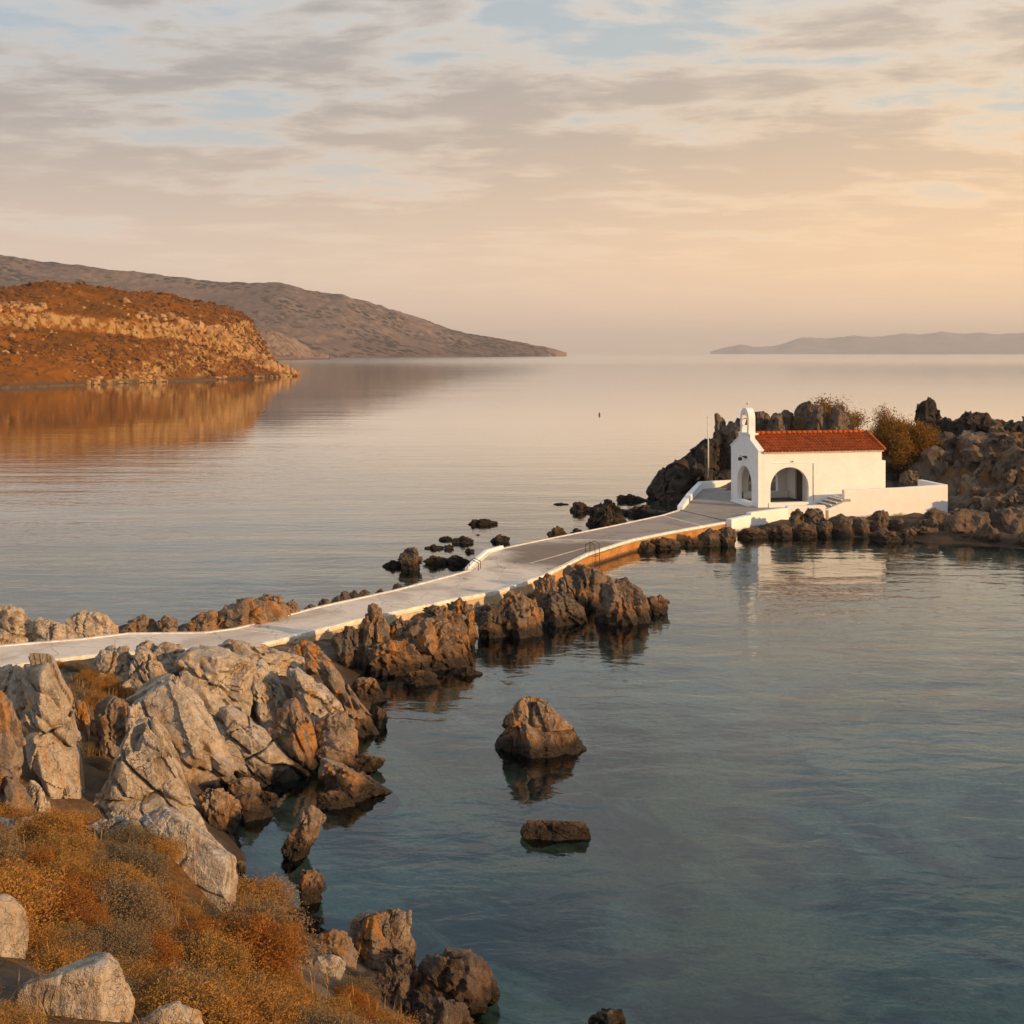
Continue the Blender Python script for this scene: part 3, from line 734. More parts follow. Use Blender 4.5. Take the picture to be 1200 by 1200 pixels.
R([(198,798),(207,800),(229,828),(252,862),(276,897),(273,912),(259,932),(219,914),(190,885),(163,858),(159,818),(188,806)], 25.0, 'limestone_slab', 'rock_pale', 'long grey slab with a sunlit edge running down to the cove', lean=2.2, level=7, thick=1.8, ridge=0.5, rough=0.7, seed=37)
R([(153,780),(166,757),(180,763),(204,800),(194,812),(160,822),(150,800)], 28.0, 'limestone_slab', 'rock_pale', 'blocky slab joined to the top of the long grey slab', lean=1.0, level=5, rough=0.8, ridge=0.4)
R([(107,774),(116,761),(133,757),(150,757),(162,778),(157,812),(133,798),(112,788)], 28.8, 'boulder', 'rock_pale', 'smooth shaded boulder touching the path beside the dry grass pocket', level=5, ridge=0.6)
R([(252,826),(290,826),(314,848),(342,870),(368,893),(362,910),(340,924),(312,927),(280,920),(268,888),(246,852)], 25.9, 'limestone_slab', 'rock_pale', 'wide low slab leaning over the dark water of the cove', lean=1.8, level=7, thick=1.9, ridge=0.2, rough=0.8, seed=41)
R([(205,777),(220,760),(250,762),(283,773),(294,800),(292,830),(255,828),(232,822),(213,802)], 28.0, 'limestone_slab', 'rock_pale', 'squarish slab with warm streaks above the wide low slab', lean=1.0, level=5, ridge=0.1, rough=0.9)
R([(284,776),(306,769),(322,780),(348,822),(330,838),(312,848),(296,820)], 28.4, 'limestone_slab', 'rock_pale', 'narrow slab split from its squarish neighbour by a dark joint', lean=1.0, level=5, rough=0.8, ridge=-0.4)
R([(314,845),(347,823),(363,846),(373,872),(362,878),(338,866)], 27.2, 'rock', 'rock_rust', 'rust streaked block under the narrow slab', level=5, ridge=-0.2)
R([(338,792),(346,785),(368,799),(392,818),(405,834),(368,848),(362,838),(346,812)], 28.1, 'limestone_slab', 'rock_pale', 'flat faced slab cut across by a curved crack', lean=0.7, level=5, rough=0.6, ridge=-0.3)
R([(366,848),(402,834),(416,856),(417,878),(395,876),(372,874)], 27.4, 'rock', 'rock_rust', 'rusty block below the curved crack, near the pointed ledge', level=5, rough=0.7)
R([(358,778),(378,771),(391,780),(408,800),(428,818),(444,832),(452,858),(416,868),(403,834),(390,816),(358,794)], 29.4, 'limestone_slab', 'rock_rust', 'outermost slab of the ledge with a dark foot in the water', lean=0.8, level=5, ridge=0.2, seed=57)
R([(256,756),(270,751),(306,759),(358,770),(362,788),(340,786),(306,772),(262,762)], 30.2, 'limestone_slab', 'rock_pale', 'flat capping slab along the foot of the path wall', level=5, thick=1.3, rough=0.7)
R([(160,762),(170,752),(182,756),(190,772),(165,776)], 29.6, 'rock', 'rock_pale', 'small knob of grey rock against the path edge', level=4)
R([(182,760),(190,751),(214,758),(228,772),(200,780)], 29.4, 'rock', 'rock_pale', 'small shaded wedge of rock against the path edge', level=4)
R([(330,762),(350,750),(368,752),(388,765),(398,780),(370,782),(345,775)], 31.0, 'rock', 'rock_rust', 'knobbly orange rock at the foot of the pale path wall', level=5)
# stones in and round the dry grass pocket
R([(108,830),(128,818),(150,826),(160,850),(158,878),(140,882),(112,868)], 23.8, 'rock', 'rock_rust', 'orange and grey rock in the dry grass pocket', level=5)
R([(150,832),(161,828),(164,860),(155,880),(148,860)], 23.5, 'rock', 'rock_pale', 'slim grey rock beside the dry grass pocket', level=4)
R([(84,820),(100,822),(108,850),(104,876),(92,850)], 22.6, 'rock', 'rock_rust', 'stained rock between the tall sunlit slab and the grass pocket', level=4)
# --- stones at the mouth of the cove
R([(369,886),(390,884),(430,908),(473,925),(458,936),(425,938),(400,930),(374,922)], 25.6, 'rock', 'rock_rust', 'long pointed rust brown ledge reaching into the cove', level=5, thick=1.4, ridge=0.0)
R([(374,931),(400,928),(414,939),(390,946),(373,943)], 25.0, 'rock', 'rock_rust', 'flat orange stone tucked under the pointed ledge', level=4)
R([(404,893),(425,884),(452,888),(446,898),(415,904)], 27.1, 'rock', 'rock_rust', 'low wet stone behind the pointed ledge', level=4)
R([(370,880),(385,871),(411,871),(416,886),(395,892)], 27.0, 'rock', 'rock_rust', 'orange rubble stone between slab and pointed ledge', level=4)
R([(232,931),(250,927),(272,935),(280,948),(267,979),(245,974)], 23.6, 'rock', 'rock_rust', 'squarish orange faced rock beside the broad pointed slab', level=5, ridge=-0.2)
R([(268,915),(300,911),(307,922),(288,934),(266,931)], 25.0, 'rock', 'rock_rust', 'small orange stone under the long grey slab', level=4)
R([(274,935),(295,928),(321,950),(300,962),(281,957)], 24.4, 'rock', 'rock_brown', 'low brown stone sloping into the cove', level=4)
R([(306,927),(325,931),(323,942),(309,942)], 25.1, 'rock', 'rock_rust', 'little orange stone at the head of the cove', level=4)
R([(354,942),(372,948),(380,957),(372,976),(350,998),(335,1010),(331,990),(346,962)], 22.6, 'rock', 'rock_rust', 'upright rust orange rock standing alone in the cove', level=5, thick=0.6, ridge=0.1)
R([(349,1021),(368,1018),(380,1028),(377,1054),(361,1058),(349,1048)], 20.7, 'rock', 'rock_rust', 'dark sided cube of rock in the shallows', level=4, ridge=-0.5)
R([(296,1046),(315,1038),(330,1052),(326,1066),(304,1068)], 20.2, 'rock', 'rock_rust', 'orange stone at the edge of the scrub', level=4)
R([(278,1008),(288,1011),(288,1021),(278,1022)], 21.5, 'rock', 'rock_rust', 'tiny orange stone beside the whitened boulder', level=3)
R([(284,1030),(296,1033),(300,1052),(286,1056)], 20.2, 'rock', 'rock_dark', 'black stone at the foot of the whitened boulder', level=4)
R([(316,1076),(345,1062),(382,1086),(374,1099),(326,1100)], 19.4, 'rock', 'rock_dark', 'low black weedy rock in the shallows', level=4)
# --- pale rocks along the scrub
R([(165,962),(178,950),(192,943),(216,953),(246,971),(268,993),(280,1005),(280,1030),(275,1064),(245,1075),(212,1045),(185,1000)], 17.2, 'boulder', 'rock_white', 'big whitened boulder at the edge of the scrub above the cove', level=7, thick=1.3, ridge=0.6, rough=0.55, seed=73, chip=0.25, crack=0.5)
R([(68,977),(100,961),(150,956),(166,972),(120,984)], 17.6, 'rock', 'rock_white', 'flat whitened rock along the top of the scrub', level=5)
R([(-15,962),(18,960),(26,990),(-15,992)], 17.0, 'rock', 'rock_white', 'whitish lump of rock below the orange patched boulder', level=4)
R([(17,964),(38,956),(50,990),(22,994)], 17.1, 'rock', 'rock_white', 'streaked white stone beside the narrow upright rock', level=4)
R([(-40,1046),(-5,1048),(15,1052),(28,1068),(33,1092),(27,1145),(0,1172),(-40,1175)], 11.3, 'boulder', 'rock_pale', 'smooth warm boulder among the shrubs, lit from one side', level=5, rough=0.4, crack=0.15, ridge=-0.5, chip=0.1)
R([(14,1172),(38,1148),(85,1128),(110,1117),(132,1125),(149,1150),(157,1172),(147,1205),(120,1235),(60,1235),(20,1205)], 10.2, 'boulder', 'rock_pale', 'rounded boulder splashed with white lichen in the shrubs', level=7, rough=0.45, crack=0.3, ridge=0.3, chip=0.15)
R([(163,1205),(180,1186),(205,1177),(232,1185),(244,1215),(170,1235)], 10.3, 'boulder', 'rock_pale', 'half buried pale stone among grass stalks', level=5, rough=0.5)
R([(428,1068),(455,1064),(484,1066),(489,1116),(479,1130),(441,1126),(405,1120),(409,1090)], 18.2, 'boulder', 'rock_rust', 'square topped orange block on the shore of the cove', level=7, thick=1.1, ridge=-0.3, rough=0.9, seed=83)
R([(357,1104),(388,1087),(414,1092),(421,1122),(388,1130),(355,1120)], 17.6, 'boulder', 'rock_rust', 'rounded brown rock leaning on the square topped block', level=5)
R([(440,1130),(476,1121),(481,1150),(474,1178),(446,1184)], 16.7, 'rock', 'rock_brown', 'dark cracked rock under the square topped block', level=5)
R([(485,1134),(515,1122),(552,1118),(578,1140),(582,1152),(560,1169),(538,1176),(506,1166),(485,1158)], 17.3, 'boulder', 'rock_brown', 'dark rock with white salt veins in the shallows', level=5, thick=1.0, ridge=0.3)
R([(482,1200),(510,1170),(546,1179),(564,1204),(545,1230),(490,1230)], 16.1, 'boulder', 'rock_brown', 'grey brown rock in front of the salt veined rock', level=5)
R([(480,1160),(506,1166),(496,1188),(480,1194)], 16.6, 'rock', 'rock_dark', 'black stone wedged between the shore rocks', level=4)
R([(326,1092),(347,1090),(355,1106),(352,1130),(328,1124)], 16.9, 'rock', 'rock_pale', 'small upright pale stone in the scrub', level=4)
R([(353,1126),(385,1120),(404,1126),(400,1144),(354,1144)], 16.5, 'rock', 'rock_white', 'flat pale stone at the lower edge of the scrub', level=4)
R([(688,1194),(704,1183),(730,1184),(738,1205),(725,1225),(692,1222)], 16.9, 'rock', 'rock_white', 'white tipped stone barely breaking the water', level=4)
# --- rocks standing out in the bay
R([(571,868),(580,853),(597,833),(611,822),(634,819),(655,831),(672,849),(682,863),(689,869),(660,877),(607,879),(576,874)], 28.6, 'boulder', 'rock_rust', 'lone domed boulder with a white crown out in the bay', level=7, thick=1.9, ridge=-0.1, seed=94, sharp=12, bev=0.35, rough=0.9)
R([(609,968),(617,961),(650,960),(690,962),(698,971),(693,979),(630,983),(612,977)], 23.4, 'rock', 'rock_brown', 'low log shaped rock awash in the bay', level=5, thick=0.45, sharp=18, bev=0.3)
# --- rocks along the near side of the causeway
CR = 'rusty rocks along the causeway wall'
for i, (p_, d_, l_) in enumerate([
    ([(422,742),(433,708),(447,711),(455,735),(450,765),(420,770)], 36.0, 'jagged peak of rock rising above the causeway edge'),
    ([(390,744),(410,730),(428,736),(428,775),(398,770)], 35.8, 'grey shaded rock against the pale causeway wall'),
    ([(448,734),(470,724),(484,730),(482,750),(460,756)], 36.6, 'orange rock behind the jagged peak'),
    ([(428,762),(450,746),(472,745),(492,765),(488,784),(455,796),(432,788)], 35.4, 'broad orange rock in front of the jagged peak'),
    ([(470,742),(490,730),(516,725),(540,746),(546,772),(516,784),(484,770)], 36.2, 'largest humped rock of the causeway row'),
    ([(534,742),(548,740),(553,768),(540,778)], 36.6, 'narrow orange rock beside the humped rock'),
    ([(478,718),(505,708),(532,710),(548,728),(544,745),(526,742)], 38.2, 'shaded rock close under the causeway edge'),
    ([(522,706),(540,700),(554,706),(558,735),(546,742),(530,724)], 38.7, 'upright rock close under the white edge line'),
    ([(556,714),(572,702),(590,702),(606,740),(594,748),(560,738)], 40.1, 'dark ribbed rock in the middle of the causeway row'),
    ([(586,697),(600,692),(614,696),(634,712),(638,738),(620,745),(600,742)], 40.3, 'sunlit ribbed rock in the middle of the causeway row'),
    ([(626,680),(640,668),(650,674),(658,692),(646,710),(628,696)], 43.0, 'small bright rock at the bend of the causeway'),
    ([(634,696),(648,686),(664,690),(686,708),(690,730),(660,734),(638,720)], 42.0, 'dark round rock below the bend of the causeway'),
    ([(666,668),(682,660),(698,666),(712,686),(702,718),(684,704),(670,686)], 44.6, 'rough rock below the ladder on the quay'),
    ([(698,716),(711,686),(722,678),(734,678),(753,690),(758,716),(748,730),(708,732)], 42.2, 'blocky golden rock at the end of the causeway row'),
    ([(752,698),(774,695),(784,703),(777,718),(754,718)], 43.6, 'smooth brown rock beyond the blocky golden rock'),
    ([(534,784),(548,781),(565,787),(560,793),(536,793)], 35.3, 'thin dark rock just above the water'),
    ([(408,802),(425,793),(442,796),(456,815),(430,824)], 32.6, 'brown rock between the ledge and the causeway row'),
    ([(470,790),(490,782),(509,785),(513,797),(476,804)], 34.3, 'low brown stone at the foot of the broad orange rock'),
    ([(440,826),(452,832),(452,852),(438,850)], 30.4, 'black wet stone at the foot of the ledge'),
    ([(655,676),(668,672),(676,690),(664,700),(654,690)], 44.2, 'white streaked rock at the bend of the causeway')]):
    yb_ = max(q[1] for q in p_); p_ = [(x, yb_ - (yb_ - y) * (0.9 if i else 1.0)) for x, y in p_]
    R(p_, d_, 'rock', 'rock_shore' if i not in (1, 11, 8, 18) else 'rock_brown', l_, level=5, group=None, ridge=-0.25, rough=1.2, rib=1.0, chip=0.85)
# --- rocks at the foot of the quay and of the islet
FT = 'dark stones at the foot of the quay'
for p_, d_ in [([(742,640),(758,632),(768,640),(766,649),(746,650)], 57.4), ([(760,634),(778,630),(794,634),(796,646),(766,648)], 58.0),
               ([(794,636),(810,631),(824,635),(824,644),(796,645)], 58.8), ([(820,628),(832,619),(844,622),(844,642),(822,642)], 59.0),
               ([(840,622),(852,617),(860,620),(864,630),(862,642),(843,643)], 59.0), ([(862,624),(880,618),(900,622),(902,630),(864,631)], 61.5), ([(896,622),(912,614),(930,618),(930,630),(898,631)], 61.8)]:
    R(p_, d_, 'rock', 'rock_islet', 'dark stone at the foot of the quay beside the chapel forecourt', group=FT, level=4)
FS = 'round rocks along the shore of the islet'
for p_, d_ in [([(926,602),(934,597),(942,600),(945,614),(927,617)], 63.0), ([(938,606),(946,598),(956,596),(966,601),(974,612),(964,619),(943,616)], 63.0),
               ([(926,618),(942,612),(957,614),(958,630),(928,631)], 61.8), ([(956,616),(968,610),(975,618),(974,630),(957,630)], 61.8),
               ([(970,610),(986,604),(1002,607),(1008,622),(1000,627),(972,626)], 62.3), ([(1003,612),(1011,607),(1018,612),(1018,626),(1004,627)], 62.0),
               ([(1016,606),(1026,599),(1038,599),(1045,611),(1043,622),(1018,622)], 62.5), ([(1018,626),(1038,620),(1058,630),(1050,638),(1022,638)], 60.4),
               ([(1042,612),(1054,607),(1063,612),(1069,622),(1048,627)], 62.4), ([(1056,622),(1066,618),(1074,626),(1070,634),(1056,634)], 61.0),
               ([(1064,614),(1082,607),(1100,611),(1106,630),(1092,635),(1066,632)], 61.4), ([(1079,604),(1096,595),(1114,603),(1106,614),(1090,616)], 64.5),
               ([(1100,616),(1116,602),(1132,596),(1154,604),(1154,626),(1126,636),(1102,633)], 61.2), ([(1140,630),(1158,613),(1172,624),(1172,644),(1144,643)], 59.6),
               ([(1156,608),(1172,598),(1192,598),(1210,610),(1212,640),(1172,640)], 61.0), ([(1190,628),(1208,618),(1235,630),(1230,650),(1192,648)], 58.4), ([(1120,632),(1134,626),(1144,634),(1140,642),(1122,641)], 60.2)]:
    R(p_, d_, 'boulder', 'rock_islet', 'rounded grey brown boulder on the waterline below the white terrace wall', group=FS, level=4, sharp=20, crack=0.6)
# --- crags behind the chapel
R([(761,562),(770,548),(786,540),(802,532),(824,545),(812,572),(790,584),(772,578)], 78.0, 'crag', 'rock_dark', 'black crag sloping into the sea beside the parapet', level=5, thick=5)
R([(796,536),(828,514),(842,520),(844,556),(812,562)], 80.5, 'crag', 'rock_dark', 'dark crag behind the white flagpole', level=5, thick=5)
R([(832,524),(838,498),(845,488),(852,491),(854,508),(862,520),(862,556),(834,558)], 83.0, 'crag', 'rock_islet', 'tall horned crag left of the bell gable', level=5, thick=4, ridge=-0.3)
R([(848,510),(860,500),(876,492),(882,510),(880,556),(850,556)], 82.0, 'crag', 'rock_islet', 'broad crag rising behind the bell gable', level=5, thick=4)
R([(798,570),(826,556),(858,552),(860,568),(826,572),(800,580)], 80.0, 'crag', 'rock_dark', 'low rocky shelf behind the forecourt parapet', level=5, thick=4)
R([(772,586),(788,572),(800,578),(797,598),(778,598)], 75.5, 'rock', 'rock_dark', 'black rock at the corner of the forecourt parapet', level=4)
BK = 'rounded crags behind the chapel roof'
for p_, d_ in [([(878,494),(884,485),(898,484),(904,500),(904,530),(880,530)], 84.0), ([(895,506),(904,486),(914,484),(926,506),(926,530),(896,530)], 82.0), ([(911,490),(921,481),(930,486),(936,505),(936,530),(912,530)], 84.5),
               ([(929,486),(936,472),(947,468),(957,478),(960,505),(958,530),(930,530)], 83.5), ([(946,492),(954,480),(966,478),(976,494),(978,530),(946,530)], 81.5), ([(970,492),(976,480),(984,477),(994,488),(1001,514),(998,530),(972,530)], 81.0)]:
    R(p_, d_, 'crag', 'rock_islet', 'rounded grey crag rising behind the red chapel roof', group=BK, level=5, thick=2.6, sharp=18, rough=0.7, crack=0.6)
R([(1074,482),(1080,471),(1090,470),(1100,478),(1104,496),(1090,506),(1076,502)], 88.0, 'crag', 'rock_dark', 'dark crag peeping out behind the denser bush', level=5)
R([(1110,502),(1122,489),(1135,481),(1156,482),(1166,496),(1164,518),(1140,522),(1114,518)], 85.0, 'crag', 'rock_dark', 'square topped dark crag on the crest of the islet', level=5, thick=3)
R([(1160,506),(1168,498),(1184,493),(1204,495),(1206,518),(1180,526),(1162,520)], 83.0, 'crag', 'rock_dark', 'knobbly dark crag next to the square topped crag', level=5, thick=3)
R([(1196,500),(1214,493),(1240,497),(1244,530),(1200,528)], 82.0, 'crag', 'rock_dark', 'outer dark crag at the far end of the crest', level=5, thick=3)
R([(1096,496),(1108,490),(1118,496),(1118,514),(1098,512)], 87.0, 'crag', 'rock_dark', 'small dark crag between two larger ones on the crest', level=4)
R([(1172,524),(1182,514),(1194,516),(1202,528),(1192,546),(1174,544)], 76.0, 'boulder', 'rock_islet', 'round boulder high on the rocky slope of the islet', level=5)
R([(1054,556),(1066,551),(1078,555),(1080,572),(1056,570)], 75.5, 'rock', 'rock_islet', 'grey rock in the dry grass beside the chapel', level=4)
# --- rubble strewn over the islet's slope
SC = 'broken rocks strewn over the islet slope'
rs_ = np.random.default_rng(5)
cnt = 0
for k_ in range(900):
    px_, py_ = rs_.uniform(1062, 1225), rs_.uniform(496, 612)
    if px_ < 1118 and py_ > 562: continue
    if py_ < 505 and px_ < 1100: continue
    if px_ < 1095 and 530 < py_ and rs_.uniform() < 0.6: continue
    dd = np.linspace(60, 92, 161); gxs = (px_ - 600) / F * dd; gzs = ground_h(gxs, dd); rz = H - (py_ - HZ) / F * dd
    hit = np.where(gzs > rz)[0]
    if len(hit) == 0: continue
    d_ = dd[hit[0]]; sc_ = rs_.uniform(9, 20) * (1.5 if rs_.uniform() < 0.2 else 0.85)
    n_ = 6; ang = np.sort(rs_.uniform(0, 2 * math.pi, n_) * 0.3 + np.linspace(0, 2 * math.pi, n_, endpoint=False))
    tilt = rs_.uniform(0.5, 0.9)
    pl_ = [(px_ + sc_ * math.cos(a) * rs_.uniform(0.85, 1.15), py_ - sc_ * 0.35 + sc_ * tilt * math.sin(a) * rs_.uniform(0.85, 1.15)) for a in ang]
    R(pl_, d_, 'rock', 'rock_islet' if rs_.uniform() < 0.75 else 'rock_rust', 'broken brown rock strewn over the slope of the islet beyond the chapel', group=SC, level=3, rough=1.7)
    cnt += 1
    if cnt >= 75: break
# --- pale rocks on the seaward side of the path
FL = 'sunlit rocks on the far side of the path'
for p_, d_, l_ in [
    ([(-40,714),(5,709),(26,714),(40,726),(48,745),(46,760),(-40,766)], 36.6, 'largest warm rock beyond the path'),
    ([(-20,742),(6,741),(13,754),(8,762),(-20,764)], 35.4, 'small pale wedge on the far kerb of the path'),
    ([(42,726),(66,727),(88,736),(97,748),(76,757),(42,758)], 36.6, 'low pinkish rock next to the largest warm rock beyond the path'),
    ([(76,728),(88,717),(108,717),(124,722),(137,736),(137,746),(96,752),(80,742)], 37.6, 'pitted rock with a dark shadowed end beyond the path'),
    ([(144,738),(156,728),(170,721),(184,728),(188,746),(147,746)], 38.0, 'rock with a shaded shoulder, left one of a pair beyond the path'),
    ([(185,730),(194,722),(206,726),(211,744),(186,746)], 37.8, 'rounded rock, right one of a pair beyond the path'),
    ([(210,736),(232,720),(254,717),(259,736),(226,746)], 38.4, 'dark streaked rock beside the large rust rock beyond the path'),
    ([(254,728),(266,714),(290,702),(320,710),(326,727),(290,736),(256,741)], 38.8, 'large rust and grey rock beyond the path'),
    ([(298,703),(312,696),(326,698),(338,712),(338,722),(318,726)], 39.8, 'dark topped rock joined to the large rust rock'),
    ([(334,708),(344,702),(352,712),(346,721),(334,720)], 40.4, 'small dark rock at the end of the rust rocks')]:
    R(p_, d_, 'rock', 'rock_pale' if p_[0][0] < 140 else 'rock_rust', l_, level=5, rough=1.1)
SMR = 'small grey stones along the seaward kerb'
for x0, y0, x1, y1 in [(372,701,390,711), (388,698,404,707), (396,693,412,704), (408,691,422,700), (420,691,436,699), (440,690,452,696), (459,683,474,692), (356,708,372,715)]:
    cx_ = (x0 + x1) / 2
    R([(x0, y1 - 3), (x0 + 3, y0 + 2), (cx_, y0), (x1 - 3, y0 + 2), (x1, y1 - 2), (cx_, y1)], 42.0 + (x0 - 372) * 0.045, 'stone', 'rock_brown', 'small grey stone lying along the seaward kerb of the path', 'stone', SMR, level=4)
# --- dark rocks breaking the calm water
SEA = 'dark rocks breaking the calm sea'
for p_ in [[(449,658),(458,652),(470,654),(471,662),(456,666)], [(496,651),(506,646),(526,648),(527,658),(502,663)], [(525,649),(534,646),(552,654),(544,663),(526,657)],
           [(496,640),(506,635),(520,638),(521,643),(498,645)], [(521,638),(527,636),(532,638),(531,645),(522,645)], [(514,628),(520,626),(530,629),(530,635),(516,634)],
           [(530,629),(542,624),(554,630),(554,638),(538,638)], [(545,642),(550,640),(556,642),(554,649),(546,648)], [(555,627),(560,625.5),(564,627),(560,629)],
           [(570,634),(578,629),(588,624),(595,628),(594,635),(580,637)], [(546,610),(554,603),(570,604),(584,608),(576,613),(556,617)],
           [(668,621),(675,617),(684,622),(672,627)], [(667,591),(675,583),(696,592),(692,599),(674,601)], [(722,579),(728,575),(752,580),(763,587),(740,589),(723,588)],
           [(763,582),(768,580),(774,583),(772,587),(764,587)]]:
    yb = max(q[1] for q in p_) - 2
    p_ = [(x, yb + (y - yb) * 0.62) for x, y in p_]
    R(p_, H * F / (yb - HZ), 'sea_rock', 'rock_dark', 'dark weedy rock breaking the calm sea beyond the causeway', 'rock', SEA, level=4, rough=1.5, sink=0.8)
R([(469,649),(476,644),(486,643),(495,651),(493,662),(480,668),(470,664)], H * F / (667 - HZ), 'sea_rock', 'rock_brown', 'round brown rock, the biggest of the sea rocks beyond the path', level=5, rough=1.1)
R([(640,625),(652,615),(662,618),(668,625),(656,631),(642,630)], H * F / (630 - HZ), 'sea_rock', 'rock_brown', 'pyramid shaped brown rock touching the causeway', level=4)
R([(688,612),(692,596),(702,589),(720,588),(728,596),(738,608),(720,618),(696,622)], 66.0, 'sea_rock', 'rock_dark', 'big black rock leaning on the seaward side of the causeway', level=5, thick=3, rough=1.4)
R([(726,602),(738,594),(752,592),(776,597),(788,600),(770,608),(740,613)], 70.0, 'sea_rock', 'rock_dark', 'flat black rock between the big black rock and the parapet', level=5, thick=3, rough=1.4)
R([(646,591),(652,589),(668,590.5),(668,593),(652,592.5)], 75.0, 'sea_rock', 'rock_dark', 'thin flat sliver of rock lying on the sea', level=3, sink=1.0)

# ------------------------------------------------------------------ causeway
ST = [((-160, 800), (-160, 772)), ((0, 782), (0, 757)), ((100, 769), (95, 749)), ((200, 763), (150, 742.5)), ((300, 757), (240, 741.5)), ((348, 745), (274, 737)), ((414, 728), (375, 711)),
      ((530, 703), (462, 692)), ((588, 692), (525, 675.5)), ((636, 675), (548, 669)), ((662, 663), (572, 648)), ((690, 649), (590, 642.5)), ((740, 633), (640, 632)), ((784, 624), (720, 616)), ((826, 616.5), (776, 604)), ((854, 611.5), (797, 597.5))]
def pz(px): return float(np.interp(px, [-160, 0, 600, 700, 860], [0.95, 0.9, 0.62, 0.58, 0.62]))
NE = [onz(a[0], a[1], pz(a[0])) for a, b in ST]; FE = [onz(b[0], b[1], pz(a[0])) for a, b in ST]
road = empty('causeway', tuple(NE[0] * 0.5 + FE[0] * 0.5)); tag(road, kind='structure')
base = np.array(road.location)
def dens(pl, n=5):
    r = []
    for i in range(len(pl) - 1):
        for t in range(n): r.append(pl[i] * (1 - t / n) + pl[i + 1] * (t / n))
    return r + [pl[-1]]
def strip(name, A, B, mat, top=0.0, depth=0.12, wob=0.0):
    """solid strip between two polylines"""
    n = len(A); v = []; f = []
    for a, b in zip(A, B):
        for p_ in (a, b): v.append(p_ - base + (0, 0, top))
        for p_ in (a, b): v.append(p_ - base + (0, 0, top - depth))
    for i in range(n - 1):
        a, b = i * 4, (i + 1) * 4
        f += [(a, b, b + 1, a + 1), (a + 2, a + 3, b + 3, b + 2), (a, a + 2, b + 2, b), (a + 1, b + 1, b + 3, a + 3)]
    f += [(0, 1, 3, 2), (n * 4 - 4, n * 4 - 2, n * 4 - 1, n * 4 - 3)]
    me = mesh_from(name, np.array(v), f, False)
    bm = bmesh.new(); bm.from_mesh(me); bmesh.ops.recalc_face_normals(bm, faces=bm.faces); bm.to_mesh(me); bm.free()
    return obj(name, me, mat, road)
panels = [(0, 1), (1, 3), (3, 5), (5, 7), (7, 9), (9, 12), (12, 14), (14, 15)]
for i, (a, b) in enumerate(panels):
    A, B = NE[a:b + 1], FE[a:b + 1]
    da, db = A[-1] - A[-2], B[-1] - B[-2]
    if b < 15:
        A = A[:-1] + [A[-1] - da / np.linalg.norm(da) * 0.09]; B = B[:-1] + [B[-1] - db / np.linalg.norm(db) * 0.09]
    strip('concrete_panel', dens(A, 4), dens(B, 4), M['paving'] if b <= 12 else (M['paving_old'] if b <= 14 else M['plaza']), 0.0, 0.14)
    if b < 15:
        strip('joint_line', [A[-1], NE[b]], [B[-1], FE[b]], M['line'], 0.004, 0.1)
def offset(pl, w_, sgn):
    r = []
    for i in range(len(pl)):
        t = pl[min(i + 1, len(pl) - 1)] - pl[max(i - 1, 0)]; n = np.array([-t[1], t[0], 0]); n /= np.linalg.norm(n); r.append(pl[i] + n * w_ * sgn)
    return r
strip('near_edge_line', dens(offset(NE, 0.15, 1)), dens(offset(NE, 0.015, -1)), M['line'], 0.03, 0.1)
strip('far_edge_line', dens(offset(FE, 0.03, 1)), dens(offset(FE, 0.11, -1)), M['line'], 0.03, 0.1)
# lengthwise repair seam on the older stretch
s0, s1 = onz(622, 660, 0.6), onz(690, 641, 0.585); tdir = (s1 - s0); nrm = np.array([-tdir[1], tdir[0], 0]) / np.linalg.norm(tdir)
strip('joint_line', [s0, s1], [s0 + nrm * 0.07, s1 + nrm * 0.07], M['mortar'], 0.006, 0.05)
# body of the causeway
bod = strip('quay_wall', [p_ - (0, 0, 0.15) for p_ in dens(NE)], [p_ - (0, 0, 0.15) for p_ in dens(FE)], M['quay'], 0.0, 1.6)
# short white upstand at the step on the seaward side
up = [onz(550, 667.5, 0.63), onz(560, 657, 0.63), onz(572, 647, 0.63), onz(590, 642, 0.62)]
strip('upstand', up, offset(up, 0.16, 1), M['white_sea'], 0.10, 0.4)

def ladder(px, py, z, hgt, label, d):
    p0 = onz(px, py, z); e = empty('boat_ladder', tuple(p0)); tag(e, label, 'ladder')
    dv = np.array([d[0], d[1], 0]) / math.hypot(*d)
    nv = np.array([dv[1], -dv[0], 0])
    for s in (-0.22, 0.22):
        q = dv * s
        MB().tube([q + nv * -0.35, q + nv * -0.35 + (0, 0, hgt), q + nv * -0.1 + (0, 0, hgt + 0.12), q + nv * 0.12 + (0, 0, hgt), q + nv * 0.14 + (0, 0, -1.2)], 0.018, 6).build('rail', M['rusty_metal'], e, True)
    for i in range(4):
        zz = -0.15 - i * 0.28
        MB().tube([dv * -0.22 + nv * 0.135 + (0, 0, zz), dv * 0.22 + nv * 0.135 + (0, 0, zz)], 0.016, 6).build('rung', M['rusty_metal'], e, True)
ladder(697, 647, 0.58, 0.35, 'rusty swimming ladder on the ochre quay wall', NE[12][:2] - NE[11][:2])
ladder(552, 667, 0.63, 0.3, 'metal ladder at the step on the seaward side of the path', -(FE[10][:2] - FE[9][:2]))

